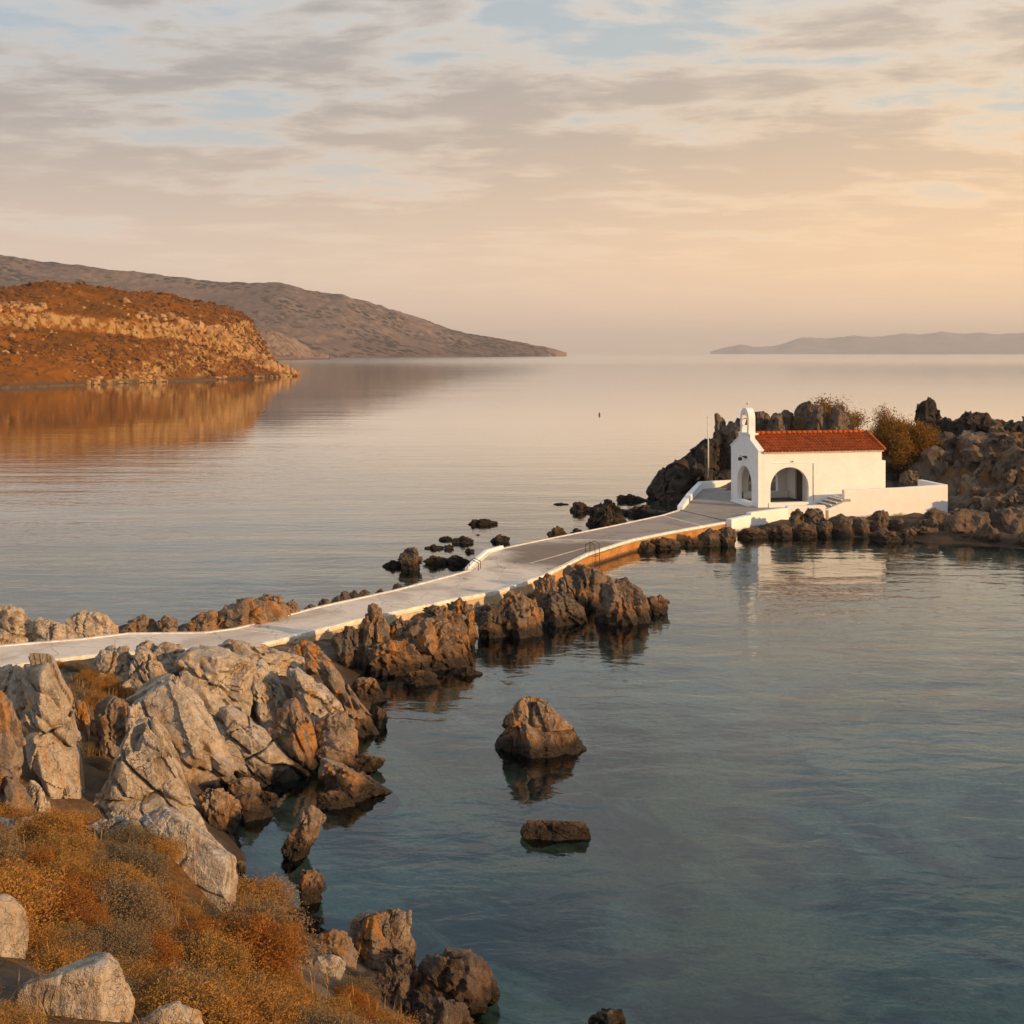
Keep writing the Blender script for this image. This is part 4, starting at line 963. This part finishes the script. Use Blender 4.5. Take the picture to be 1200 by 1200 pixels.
# ------------------------------------------------------------------ forecourt
pc = [onz(x, y, 0.66) for x, y in ((854.5, 610.5), (877, 605.5), (921, 599), (970, 598.5), (1000, 578), (1000, 570), (870, 570.5), (821, 572.5), (797, 597.2))]
pc = [np.array((p_[0], p_[1], 0.655)) for p_ in pc]
fc_ = MB().prism([p_ for p_ in pc], (0, 0, -1.6)).build('forecourt', M['plaza']); tag(fc_, kind='structure')
def wall_along(name, pts, hts, thick, zb, mat, label, cat, parent=None, bev=0.03):
    pts = [np.array((p_[0], p_[1], 0.0)) for p_ in pts]
    A, B = offset(pts, thick / 2, 1), offset(pts, thick / 2, -1)
    v, f = [], []
    n = len(pts)
    for i in range(n):
        v += [(*A[i][:2], zb), (*B[i][:2], zb), (*B[i][:2], hts[i]), (*A[i][:2], hts[i])]
    for i in range(n - 1):
        a, b = i * 4, i * 4 + 4
        for j in range(4): k_ = (j + 1) % 4; f.append((a + j, a + k_, b + k_, b + j))
    f += [(3, 2, 1, 0), (n * 4 - 4, n * 4 - 3, n * 4 - 2, n * 4 - 1)]
    o_ = np.array([pts[0][0], pts[0][1], zb])
    mb = MB(); mb.v = [tuple(np.array(q) - (o_ if parent is None else 0)) for q in v]; mb.f = f
    o = mb.build(name, mat, parent, False, bev)
    if parent is None: o.location = o_; tag(o, label, cat)
    return o
q0, q1, q2, q3 = onz(797, 598, .62), onz(808, 585, .66), onz(821, 572.5, .66), onz(858, 570.5, .66)
wall_along('parapet', [q0, q1, q2, q3], [0.86, 1.02, 1.12, 1.12], 0.34, -0.3, M['white_sea'], 'low bent white parapet along the seaward side of the forecourt', 'wall')
# stepped white retaining wall under the forecourt
rw = empty('retaining_wall', tuple(onz(854, 611, 0.0))); tag(rw, 'low stepped white retaining wall between forecourt and water', 'wall')
rb = np.array(rw.location)
for (x0, y0), (x1, y1), zt in [((854, 611.5), (877, 606.5), 0.80), ((877.3, 606.4), (921, 600.5), 0.93), ((921.3, 600.4), (966, 599.4), 1.02)]:
    a, b = onz(x0, y0, .66) - rb, onz(x1, y1, .66) - rb
    wall_along('wall_section', [a, b], [zt - rb[2]] * 2, 0.34, -0.6 - rb[2], M['white_sea'], None, None, rw)

# ------------------------------------------------------------------ the chapel
ZF = 0.66
CA = math.radians(12)
C0 = onz(888.4, 595, ZF)
ch = empty('chapel', (C0[0], C0[1], ZF), CA)
tag(ch, 'small white chapel with red tiled roof, arched porch and bell gable', 'chapel')
L, WD, TH = 7.75, 4.0, 0.30
EAVE, RIDGE = 3.16, 4.02
def arc(cx, spring, r, n=16):
    return [(cx - r * math.cos(math.pi * i / n), spring + r * math.sin(math.pi * i / n)) for i in range(n + 1)]
def wall_plane(name, outline, axis_, pos, th, mat=None, parent=None, bevel=0.012):
    """outline [(u, z)] swept by th; axis_ 'x': u runs along x at y=pos; 'y': u runs along y at x=pos"""
    pts = [(u, pos, z) if axis_ == 'x' else (pos, u, z) for u, z in outline]
    return MB().prism(pts, (0, th, 0) if axis_ == 'x' else (th, 0, 0)).build(name, mat or M['white'], parent or ch, False, bevel)
# facade with front arch, sloped shoulders and neck
A0, A1 = 0.93, 3.07; ar = (A1 - A0) / 2
fo = [(0, 0), (A0, 0), *arc((A0 + A1) / 2, 1.15, ar), (A1, 0), (WD, 0), (WD, 3.26), (2.88, 3.80), (2.88, 4.10), (1.12, 4.10), (1.12, 3.80), (0, 3.26)]
fac = wall_plane('facade', fo, 'y', 0.0, TH)
wall_plane('coping', [(-0.06, 3.22), (1.09, 3.76), (1.09, 3.84), (-0.06, 3.30)], 'y', -0.04, TH + 0.08, None, fac)
wall_plane('coping', [(WD + 0.06, 3.22), (WD + 0.06, 3.30), (2.91, 3.84), (2.91, 3.76)], 'y', -0.04, TH + 0.08, None, fac)
MB().box(-0.02, TH + 0.04, A0 - 0.02, A1 + 0.02, -0.2, 0.17).build('threshold', M['white'], fac, False, 0.02)
MB().box(-0.36, -0.03, A0 - 0.25, A1 + 0.25, -0.2, 0.07).build('door_step', M['white'], fac, False, 0.02)
# bell gable
bc = 2.0
bo = [(bc - 0.62, 4.10), (bc - 0.36, 4.10), *arc(bc, 4.98, 0.36, 10), (bc + 0.36, 4.10), (bc + 0.62, 4.10), *reversed(arc(bc, 5.02, 0.62, 14))]
bg_ = wall_plane('bell_gable', bo, 'y', 0.01, 0.42)
MB().box(-0.05, TH + 0.22, bc - 0.86, bc + 0.86, 4.08, 4.18).build('ledge', M['white'], bg_, False, 0.02)
prof_b = [(0.0, 0.34), (0.07, 0.33), (0.11, 0.25), (0.13, 0.12), (0.19, 0.0), (0.17, 0.0), (0.0, 0.03)]
bv, bf = [], []
for r_, z_ in prof_b:
    for j in range(14): bv.append((0.22 + r_ * math.cos(j / 14 * 2 * math.pi), bc + r_ * math.sin(j / 14 * 2 * math.pi), 4.62 + z_))
for i in range(len(prof_b) - 1):
    for j in range(14): bf.append((i * 14 + j, i * 14 + (j + 1) % 14, (i + 1) * 14 + (j + 1) % 14, (i + 1) * 14 + j))
obj('bell', mesh_from('bell', bv, bf), M['bronze'], bg_)
MB().tube([(0.22, bc - 0.36, 4.99), (0.22, bc + 0.36, 4.99)], 0.03, 6).build('bell_bar', M['dark_metal'], bg_, True)
cr = MB().box(0.19, 0.25, bc - 0.035, bc + 0.035, 5.62, 6.05).build('cross', M['pole'], bg_, False, 0.008)
MB().box(0.195, 0.245, bc - 0.14, bc + 0.14, 5.84, 5.90).build('cross_arm', M['pole'], cr)
# wall lamp over the front arch
lp = MB().box(-0.10, 0.0, 1.90, 2.0, 2.72, 2.80).build('lamp', M['dark_metal'], ch)
MB().tube([(-0.05, 1.95, 2.76), (-0.28, 1.95, 2.82), (-0.28, 1.95, 2.70)], 0.02, 6).build('lamp_bracket', M['dark_metal'], lp, True)
MB().tube([(-0.28, 1.95, 2.74), (-0.28, 1.95, 2.70), (-0.28, 1.95, 2.54)], [0.05, 0.13, 0.10], 10).build('lamp_shade', M['dark_metal'], lp, True)
MB().tube([(-0.02, 1.68, 2.70), (-0.02, 1.68, 2.82)], [0.11, 0.11], 8).build('junction_box', M['dark_metal'], lp)
# long walls: porch arch near the facade, plain nave behind
S0, S1 = 0.76, 3.12; sr = (S1 - S0) / 2
lo_ = [(TH + 0.003, 0), (S0, 0), *arc((S0 + S1) / 2, 1.10, sr), (S1, 0), (L, 0), (L, EAVE), (TH + 0.003, EAVE)]
sw = wall_plane('side_wall', lo_, 'x', 0.0, TH)
MB().box(S0 - 0.12, S1 + 0.06, -0.05, TH + 0.03, -0.25, 0.26).build('arch_sill', M['white'], sw, False, 0.02)
MB().box(0.9, 3.25, -0.035, 0.02, 2.52, 2.555).build('string_course', M['white'], sw)
MB().tube([(2.1, -0.02, 2.62), (2.1, -0.08, 2.62), (2.1, -0.09, 2.57)], [0.03, 0.04, 0.03], 6).build('wall_light', M['dark_metal'], sw, True)
MB().tube([(3.42, -0.03, 2.5), (3.42, -0.03, 0.3)], 0.018, 6).build('down_pipe', M['pole'], sw, True)
MB().box(TH, L, -0.03, -0.002, EAVE - 0.07, EAVE - 0.005).build('cornice', M['white'], sw)
lb = [(TH + 0.003, 0), (1.0, 0), *arc(1.95, 1.15, 0.95), (2.9, 0), (L, 0), (L, EAVE), (TH + 0.003, EAVE)]
wall_plane('side_wall', lb, 'x', WD - TH, TH)
# porch back wall with the nave door
pw = wall_plane('porch_wall', [(TH + .003, 0), (1.5, 0), (1.5, 2.05), (2.5, 2.05), (2.5, 0), (WD - TH - .003, 0), (WD - TH - .003, EAVE), (WD / 2, RIDGE - .15), (TH + .003, EAVE)], 'y', 3.45, 0.25)
dr = MB().box(3.55, 3.62, 1.503, 2.497, 0.0, 2.05).build('door', M['frame'], pw)
MB().box(3.50, 3.55, 1.60, 1.66, 1.0, 1.05).build('handle', M['bronze'], dr)
# bench in the porch
wall_plane('rear_wall', [(TH + .003, 0), (WD - TH - .003, 0), (WD - TH - .003, EAVE), (WD / 2, RIDGE - .12), (TH + .003, EAVE)], 'y', L - TH, TH - 0.003)
MB().box(L, L + 0.30, 0.10, WD - 0.10, -0.3, 2.55).build('rear_buttress', M['white'], ch, False, 0.03)
MB().box(TH, 3.45, TH, WD - TH, -0.4, 0.12).build('porch_floor', M['floor'], ch)
MB().box(0.5, 3.4, WD - TH - 0.45, WD - TH - 0.01, 0.12, 0.50).build('bench', M['white'], ch, False, 0.02)
# roof deck, barrel tiles, ridge
OV, RX0, RX1 = 0.16, TH + 0.01, L + 0.14
slope = (RIDGE - EAVE) / (WD / 2)
def rz_(y): return EAVE + 0.06 + slope * min(y, WD - y)
rf = MB().prism([(RX0, -OV + 0.05, rz_(-OV + 0.05) - 0.07), (RX0, WD / 2, rz_(WD / 2) - 0.07), (RX0, WD + OV - 0.05, rz_(WD + OV - 0.05) - 0.07), (RX0, WD + OV - 0.05, rz_(WD + OV - .05) - 0.005), (RX0, WD / 2, rz_(WD / 2) - 0.005), (RX0, -OV + 0.05, rz_(-OV + .05) - 0.005)], (RX1 - RX0 - 0.06, 0, 0)).build('roof', M['mortar'], ch)
tv, tf = [], []
pitch = 0.21; ncol = int((RX1 - RX0) / pitch); rows = 7
for side_ in (0, 1):
    for c_ in range(ncol):
        x_ = RX0 + pitch * (c_ + 0.5)
        for r_ in range(rows):
            ya, yb = -OV + (WD / 2 + OV) * r_ / rows, -OV + (WD / 2 + OV) * (r_ + 1) / rows + 0.03
            b = len(tv); lift0, lift1 = 0.035, 0.012; rad0, rad1 = 0.10, 0.085
            jx = random.uniform(-0.006, 0.006); jz = random.uniform(-0.005, 0.007)
            for yy, lf, rr in ((ya, lift0, rad0), (yb, lift1, rad1)):
                for k_ in range(6):
                    th_ = math.pi * k_ / 5
                    y_ = yy if side_ == 0 else WD - yy
                    tv.append((x_ + jx - rr * math.cos(th_), y_, rz_(yy if yy < WD / 2 else WD / 2) + lf + jz + rr * 0.72 * math.sin(th_)))
            for k_ in range(5): tf.append((b + k_, b + k_ + 1, b + 7 + k_, b + 6 + k_))
            tf.append(tuple(b + k_ for k_ in range(6)))
ro = obj('roof_tiles', mesh_from('roof_tiles', tv, tf, True), M['tile'], rf); ro['kind'] = 'stuff'
mb = MB(); nrt = int((RX1 - RX0) / 0.33)
for i in range(nrt):
    x_ = RX0 + 0.33 * i; mb.tube([(x_, WD / 2, rz_(WD / 2) + 0.06), (x_ + 0.36, WD / 2, rz_(WD / 2) + 0.045)], [0.135, 0.11], 10)
ro = mb.build('ridge_tiles', M['tile'], rf, True); ro['kind'] = 'stuff'
mb = MB()
for side_ in (0, 1):
    for i in range(7):
        f0, f1 = i / 7, (i + 1.12) / 7
        ya, yb = -OV + (WD / 2 + OV) * f0, -OV + (WD / 2 + OV) * f1
        yA, yB = (ya, yb) if side_ == 0 else (WD - ya, WD - yb)
        mb.tube([(RX1 - 0.04, yA, rz_(ya) + 0.09), (RX1 - 0.04, yB, rz_(min(yb, WD / 2)) + 0.07)], [0.105, 0.09], 8)
ro = mb.build('verge_tiles', M['tile'], rf, True); ro['kind'] = 'stuff'

# steps up beside the porch, and the terrace wall in front of the nave
stp = empty('stair', tuple(C0 + np.array([math.cos(CA) * 3.3, math.sin(CA) * 3.3, 0])), CA); tag(stp, 'short grey stair with white edged steps beside the porch arch', 'stair')
for i in range(4):
    x0 = 0.05 + i * 0.33
    s_ = MB().box(x0, 1.62, -1.62, -0.06, -0.7 + 0.001 * i, 0.14 * (i + 1)).build('step', M['step'], stp, False, 0.01)
    MB().box(x0 - 0.012, x0 + 0.06, -1.625, -0.055, 0.14 * (i + 1) - 0.05, 0.14 * (i + 1) + 0.004).build('nosing', M['white'], s_)
MB().prism([(-0.02, -1.76, -0.9), (1.66, -1.76, -0.9), (1.66, -1.76, 0.42), (1.15, -1.76, 0.42), (-0.02, -1.76, 0.0)], (0, 0.125, 0)).build('cheek_wall', M['white_sea'], stp, False, 0.015)
ter = empty('terrace_wall', tuple(C0), CA); tag(ter, 'plain white terrace wall in front of the chapel nave, rising from shore boulders', 'wall')
OFF = -1.42
pts_w = [(4.62, OFF), (11.15, OFF)]
mb = MB(); mb.prism([(4.62, OFF, -1.3), (11.15, OFF, -1.3), (11.15, OFF, 1.22), (8.0, OFF, 1.10), (7.9, OFF, 1.10), (4.62, OFF, 1.06)], (0, 0.32, 0)); mb.build('front_wall', M['white_sea'], ter, False, 0.03)
MB().prism([(10.83, OFF + 0.323, -1.3), (10.83, OFF + 0.323, 1.22), (10.83, 1.3, 1.24), (10.83, 1.3, -1.3)], (0.32, 0, 0)).build('return_wall', M['white_sea'], ter, False, 0.03)
MB().prism([(4.62, OFF + 0.323, -1.3), (4.62, OFF + 0.323, 0.60), (4.62, -0.02, 0.60), (4.62, -0.02, -1.3)], (0.2, 0, 0)).build('end_wall', M['white_sea'], ter, False, 0.02)
MB().box(4.83, 10.82, OFF + 0.325, -0.01, -1.2, 0.56).build('terrace_floor', M['step'], ter)

# flagpole by the crags
fp_ = at(830, 549, 78.0); e = empty('flagpole', tuple(fp_)); tag(e, 'thin white flagpole in front of the dark crags', 'flagpole')
MB().tube([(0, 0, -0.6), (0, 0, 1.6), (-0.04, 0, 3.3)], [0.055, 0.045, 0.03], 8).build('mast', M['pole'], e, True)
MB().tube([(-0.04, 0, 3.3), (-0.04, 0, 3.36), (-0.04, 0, 3.40)], [0.03, 0.06, 0.02], 8).build('finial', M['pole'], e, True)
# buoy
by = onz(702.5, 486.5, 0.0); e = empty('buoy', tuple(by)); tag(e, 'tiny dark mooring buoy far out on the sea', 'buoy')
MB().tube([(0, 0, -0.2), (0, 0, -0.1), (0, 0, 0.12), (0, 0, 0.3), (0, 0, 0.4)], [0.06, 0.12, 0.14, 0.11, 0.04], 12).build('float', M['buoy'], e, True)
MB().tube([(0, 0, 0.4), (0, 0, 0.5)], 0.02, 6).build('eye', M['dark_metal'], e, True)

# ------------------------------------------------------------------ plants
def leaves_mesh(name, P, Nrm, size, rs, aspect=2.2):
    """one small pointed leaf (two triangles' quad) at each point"""
    n = len(P)
    a = rs.normal(size=(n, 3)); a += Nrm * 0.9; a /= np.linalg.norm(a, axis=1)[:, None]
    b = np.cross(a, rs.normal(size=(n, 3))); b /= np.linalg.norm(b, axis=1)[:, None]
    s = size * rs.uniform(0.6, 1.4, n)[:, None]
    V = np.stack([P - b * s / aspect * 0.5, P + a * s * 0.5 - b * s * 0.0, P + b * s / aspect * 0.5, P - a * s * 0.5], 1).reshape(-1, 3)
    return V, np.arange(n * 4).reshape(n, 4)
def shrub_mesh(seed, n_tw=300, per=22, r=1.0, leaf=0.045, hgt=0.75):
    rs = np.random.default_rng(seed)
    th = rs.uniform(0, 2 * math.pi, n_tw); cz = rs.uniform(0.02, 1, n_tw); sz = np.sqrt(1 - cz ** 2)
    D = np.stack([sz * np.cos(th), sz * np.sin(th), cz], 1)
    lump = 1 + 0.42 * fbm(D * 2.6 + seed, 3, seed)
    tip = D * lump[:, None] * np.array([r, r, r * hgt]) * rs.uniform(0.86, 1.04, n_tw)[:, None]
    P = []; N_ = []
    for k_ in range(per):
        f = rs.uniform(0.62, 1.03, n_tw)[:, None]
        P.append(tip * f + rs.normal(size=(n_tw, 3)) * 0.055 * r); N_.append(D)
    return leaves_mesh('f', np.concatenate(P), np.concatenate(N_), leaf * r, rs), tip, rs
SH = []
for s_ in range(6):
    (V, fcs), tip, rs2 = shrub_mesh(300 + s_, 700, 28, 1.0, 0.042)
    me = mesh_from('foliage', V, fcs, False); me.materials.append(M[('dry_leaf', 'dry_leaf_rust', 'dry_leaf_grey')[s_ % 3]])
    mb = MB()
    for q in tip[::6]: mb.tube([(0, 0, -0.1), tuple(q * np.array([0.35, 0.35, 0.55])), tuple(q * 0.97)], [0.016, 0.011, 0.004], 3)
    m2 = mesh_from('stems', mb.v, mb.f, False); m2.materials.append(M['twig'])
    SH.append((me, m2))
from_poly = [(-60, 962), (60, 975), (120, 968), (175, 960), (205, 1005), (235, 1060), (290, 1060), (335, 1100), (400, 1140), (445, 1160), (482, 1200), (520, 1290), (-200, 1290), (-200, 965)]
def inside(px, py, poly):
    c = False
    for i in range(len(poly)):
        (x0, y0), (x1, y1) = poly[i - 1], poly[i]
        if (y0 > py) != (y1 > py) and px < (x1 - x0) * (py - y0) / (y1 - y0) + x0: c = not c
    return c
rs_ = np.random.default_rng(12)
SG = 'dry golden shrubs on the slope above the cove'
blockers = [(-5, 1105, 45, 11.3), (88, 1172, 78, 10.2), (203, 1205, 42, 10.3), (238, 1010, 52, 17.2), (110, 966, 22, 17.6), (20, 970, 18, 17.0), (340, 1108, 22, 16.9), (378, 1130, 28, 16.5), (388, 1108, 34, 17.6), (460, 1150, 30, 16.7), (445, 1095, 45, 18.2), (520, 1200, 40, 16.1)]
spots = []
for k_ in range(9000):
    x_, y_ = rs_.uniform(-11, 0.5), rs_.uniform(7.4, 18.6)
    z_ = float(ground_h(x_, y_, False)[0]); u_, v_ = proj(x_, y_, z_)
    if not inside(u_, v_, from_poly): continue
    r_ = rs_.choice([0.20, 0.30, 0.42, 0.54, 0.66], p=[0.16, 0.22, 0.26, 0.22, 0.14]) * rs_.uniform(0.9, 1.1)
    if any(math.hypot(x_ - a, y_ - b) < 0.47 * (r_ + c) for a, b, _, c in spots): continue
    u2, v2 = proj(x_, y_, z_ + r_ * 0.7)
    if any(y_ < dd_ + 0.5 and math.hypot(u2 - a, v2 - b) < c * 0.8 + r_ * 0.5 * F / y_ for a, b, c, dd_ in blockers): continue
    spots.append((x_, y_, z_ - 0.03, r_))
    if len(spots) > 282: break
for u_, v_, z_, r_ in [(105, 800, 1.6, .34), (122, 806, 1.75, .36), (140, 808, 1.8, .3), (112, 820, 1.9, .3), (133, 796, 1.5, .3), (90, 776, 1.25, .3), (65, 774, 1.2, .28), (150, 818, 1.8, .28),
                       (100, 880, 1.6, .3), (112, 895, 1.6, .28), (106, 862, 1.6, .26), (160, 845, 1.5, .25), (12, 770, 1.2, .25), (40, 772, 1.2, .22)]:
    p_ = onz(u_, v_, z_); spots.append((p_[0], p_[1], float(ground_h(p_[0], p_[1])[0]), r_ * 1.1))
for i, (x_, y_, z_, r_) in enumerate(spots[:300]):
    vi = int(rs_.choice([0, 1, 2, 3, 4, 5], p=[.25, .13, .12, .25, .13, .12])); me, m2 = SH[vi]
    e = empty('dry_shrub', (x_, y_, z_ - 0.04), rs_.uniform(0, 6.28)); sc_ = r_ * 1.12
    e.scale = (sc_, sc_, sc_ * rs_.uniform(0.6, 1.05))
    up_ = y_ > 19.5
    tag(e, 'low dry shrub in the grass pocket between the slabs and the path' if up_ else f"{'broad' if r_ > 0.5 else 'middling' if r_ > 0.34 else 'small'} {('golden', 'rusty orange', 'greyish brown')[vi % 3]} cushion shrub on the slope above the cove", 'shrub', 'dry shrubs in the grass pocket' if up_ else SG)
    obj('foliage', me, None, e); obj('stems', m2, None, e)
# dry grass stalks between the shrubs
gv, gf = [], []
for k_ in range(1500):
    x_, y_ = rs_.uniform(-11, 0.5), rs_.uniform(7.5, 18.5)
    if k_ > 1200:
        x_, y_ = rs_.uniform(-11.5, -7.5), rs_.uniform(23, 30)
    z_ = float(ground_h(x_, y_, False)[0]); u_, v_ = proj(x_, y_, z_)
    if k_ <= 1200 and not inside(u_, v_, from_poly): continue
    z_ = z_ - 0.05
    for j in range(4):
        h_ = rs_.uniform(0.12, 0.34); a_ = rs_.uniform(0, 6.28); b_ = rs_.uniform(0.02, 0.16); w_ = 0.006
        c_, s_ = math.cos(a_), math.sin(a_); b0 = len(gv); ox, oy = rs_.uniform(-.06, .06, 2)
        gv += [(x_ + ox - s_ * w_, y_ + oy + c_ * w_, z_), (x_ + ox + s_ * w_, y_ + oy - c_ * w_, z_),
               (x_ + ox + c_ * b_ * .4 + s_ * w_ * .8, y_ + oy + s_ * b_ * .4 - c_ * w_ * .8, z_ + h_ * .6), (x_ + ox + c_ * b_ * .4 - s_ * w_ * .8, y_ + oy + s_ * b_ * .4 + c_ * w_ * .8, z_ + h_ * .6),
               (x_ + ox + c_ * b_, y_ + oy + s_ * b_, z_ + h_)]
        gf += [(b0, b0 + 1, b0 + 2, b0 + 3), (b0 + 3, b0 + 2, b0 + 4)]
g_ = obj('dry_grass', mesh_from('dry_grass', gv, gf, False), M['dry_grass']); tag(g_, 'dry straw coloured grass between the shrubs', 'grass', None, 'stuff')

def tamarisk(px, py, d, wpx, hpx, label, seed, n_leaf, mat, density=1.0):
    base_ = at(px, py, d); gz = float(ground_h(base_[0], base_[1])[0])
    base_[2] = min(base_[2], gz) - 0.1
    s = d / F; rw_, rh_ = wpx * s / 2, hpx * s
    e = empty('tamarisk_bush', tuple(base_)); tag(e, label, 'bush')
    rs = np.random.default_rng(seed); mb = MB(); tips = []
    def grow(p, dirn, ln, rad, depth):
        q = p + dirn * ln
        mb.tube([p, (p + q) / 2 + rs.normal(size=3) * ln * 0.06, q], [rad, rad * 0.8, rad * 0.6], 5)
        if depth == 0: tips.append((q, dirn)); return
        for k_ in range(3 if depth > 1 else 4):
            nd = dirn + rs.normal(size=3) * 0.55; nd[2] = abs(nd[2]) * 0.8 + 0.1; nd /= np.linalg.norm(nd)
            grow(p + dirn * ln * rs.uniform(0.55, 1.0), nd, ln * rs.uniform(0.6, 0.82), rad * 0.62, depth - 1)
    for k_ in range(5):
        a = rs.uniform(0, 6.28); dd = np.array([math.cos(a) * 0.55, math.sin(a) * 0.55, 1.0]); dd /= np.linalg.norm(dd)
        grow(np.array([math.cos(a) * 0.12, math.sin(a) * 0.12, 0]), dd, rh_ * 0.30, 0.075, 3)
    tp = np.array([t[0] for t in tips])
    sx = rw_ / max(np.abs(tp[:, 0]).max(), 1e-3); sz = rh_ / tp[:, 2].max()
    sc = np.array([sx, sx, sz * 0.97])
    vv = [tuple(np.array(v) * sc) for v in mb.v]
    obj('trunk', mesh_from('trunk', vv, mb.f, True), M['bark'], e)
    # feathery sprays round the tips, thin where twigs are few
    idx = rs.integers(0, len(tips), n_leaf)
    P = tp[idx] * sc * rs.uniform(0.80, 1.04, n_leaf)[:, None] + rs.normal(size=(n_leaf, 3)) * np.array([0.20, 0.20, 0.18]) * rw_ * 0.5
    keep = (fbm(P * 1.3 + seed, 3, seed) > -0.28 * density) & (P[:, 2] > 0.12 * rh_)
    P = P[keep]
    Nn = P / np.linalg.norm(P, axis=1)[:, None]
    V, fcs = leaves_mesh('c', P, Nn, 0.15, rs, 3.0)
    obj('crown', mesh_from('crown', V, fcs, False), mat, e)
tamarisk(1056, 534, 80.0, 96, 84, 'dense rusty brown tamarisk bush behind the chapel roof end', 501, 60000, M['tamarisk'], 3.0)
tamarisk(974, 518, 84.5, 92, 72, 'thin paler tamarisk bush growing between the crags', 502, 42000, M['tamarisk2'], 2.5)
tamarisk(1012, 520, 83.0, 44, 40, 'wispy low tamarisk between the two larger bushes', 503, 4500, M['tamarisk2'], 0.5)

# scattered outcrops and scrub on the headland: more than anyone could count
rs_ = np.random.default_rng(77)
nvv, nuu, _ = HLP.shape
def scatter(name, n, mat, smin, smax, flat, vlo, vhi, cond=None, level=1, ulo=0.25):
    D, fc = ico(level)
    VV, FF = [], []; c = 0; b = 0
    while c < n:
        i = int(rs_.uniform(vlo, vhi) * 0.7 * nvv); j = rs_.integers(int(nuu * ulo), nuu)
        p = HLP[i, j]
        if p[2] < 0.2: p = p * np.array([1, 1, 0]) + (0, 0, 0.2)
        c += 1
        if cond is not None and vnoise(p[None] * cond[0], cond[1])[0] < cond[2]: continue
        s = rs_.uniform(smin, smax) ** 1.0 * (1.0 if rs_.uniform() < 0.85 else 1.7)
        q = D * (1 + 0.32 * vnoise(D * 2.3 + c * 3.1, 5)[:, None]) * np.array([s * rs_.uniform(.7, 1.5), s, s * flat * rs_.uniform(0.7, 1.3)])
        VV.append(q + p + (0, 0, s * flat * 0.25)); FF.append(fc + b); b += len(D)
    o = obj(name, mesh_from(name, np.concatenate(VV), np.concatenate(FF), False), mat, HL); o['kind'] = 'stuff'
M['hl_rock'] = simple('headland_outcrop_rock', (0.31, 0.175, 0.075), 0.9, 0.45, 0.25)
M['hl_scrub'] = simple('headland_scrub', (0.12, 0.05, 0.014), 0.95, 0.6, 0.12)
scatter('outcrop_rocks', 520, M['hl_rock'], 0.15, 0.7, 0.8, 0.02, 0.75, (0.06, 3, 0.15), 2)
scatter('outcrop_rocks', 420, M['hl_rock'], 0.25, 1.1, 0.9, 0.50, 0.62, (0.05, 4, 0.1), 2)
scatter('outcrop_rocks', 160, M['hl_rock'], 0.5, 1.3, 1.1, 0.52, 0.66, None, 2, 0.68)
scatter('outcrop_rocks', 300, M['hl_rock'], 0.2, 1.0, 0.6, 0.0, 0.08, (0.11, 8, -0.1), 2)
scatter('scrub', 3200, M['hl_scrub'], 0.2, 0.6, 0.8, 0.06, 1.0, (0.05, 9, -0.25), 2)

# ------------------------------------------------------------------ haze
hm = bpy.data.materials.new('thin_sea_haze'); hm.use_nodes = True
t = NT(hm.node_tree); t.n.clear()
o_ = t.new('ShaderNodeOutputMaterial'); pv = t.new('ShaderNodeVolumePrincipled')
pv.inputs['Color'].default_value = (0.84, 0.86, 0.92, 1); pv.inputs['Density'].default_value = 0.00006; pv.inputs['Anisotropy'].default_value = 0.0
t.l.new(pv.outputs[0], o_.inputs['Volume'])
hb = MB().box(-25000, 25000, -4200, 25500, -12, 420).build('haze', hm); tag(hb, kind='stuff')
hb['label'] = 'thin warm sea haze filling the air'; hb['category'] = 'haze'
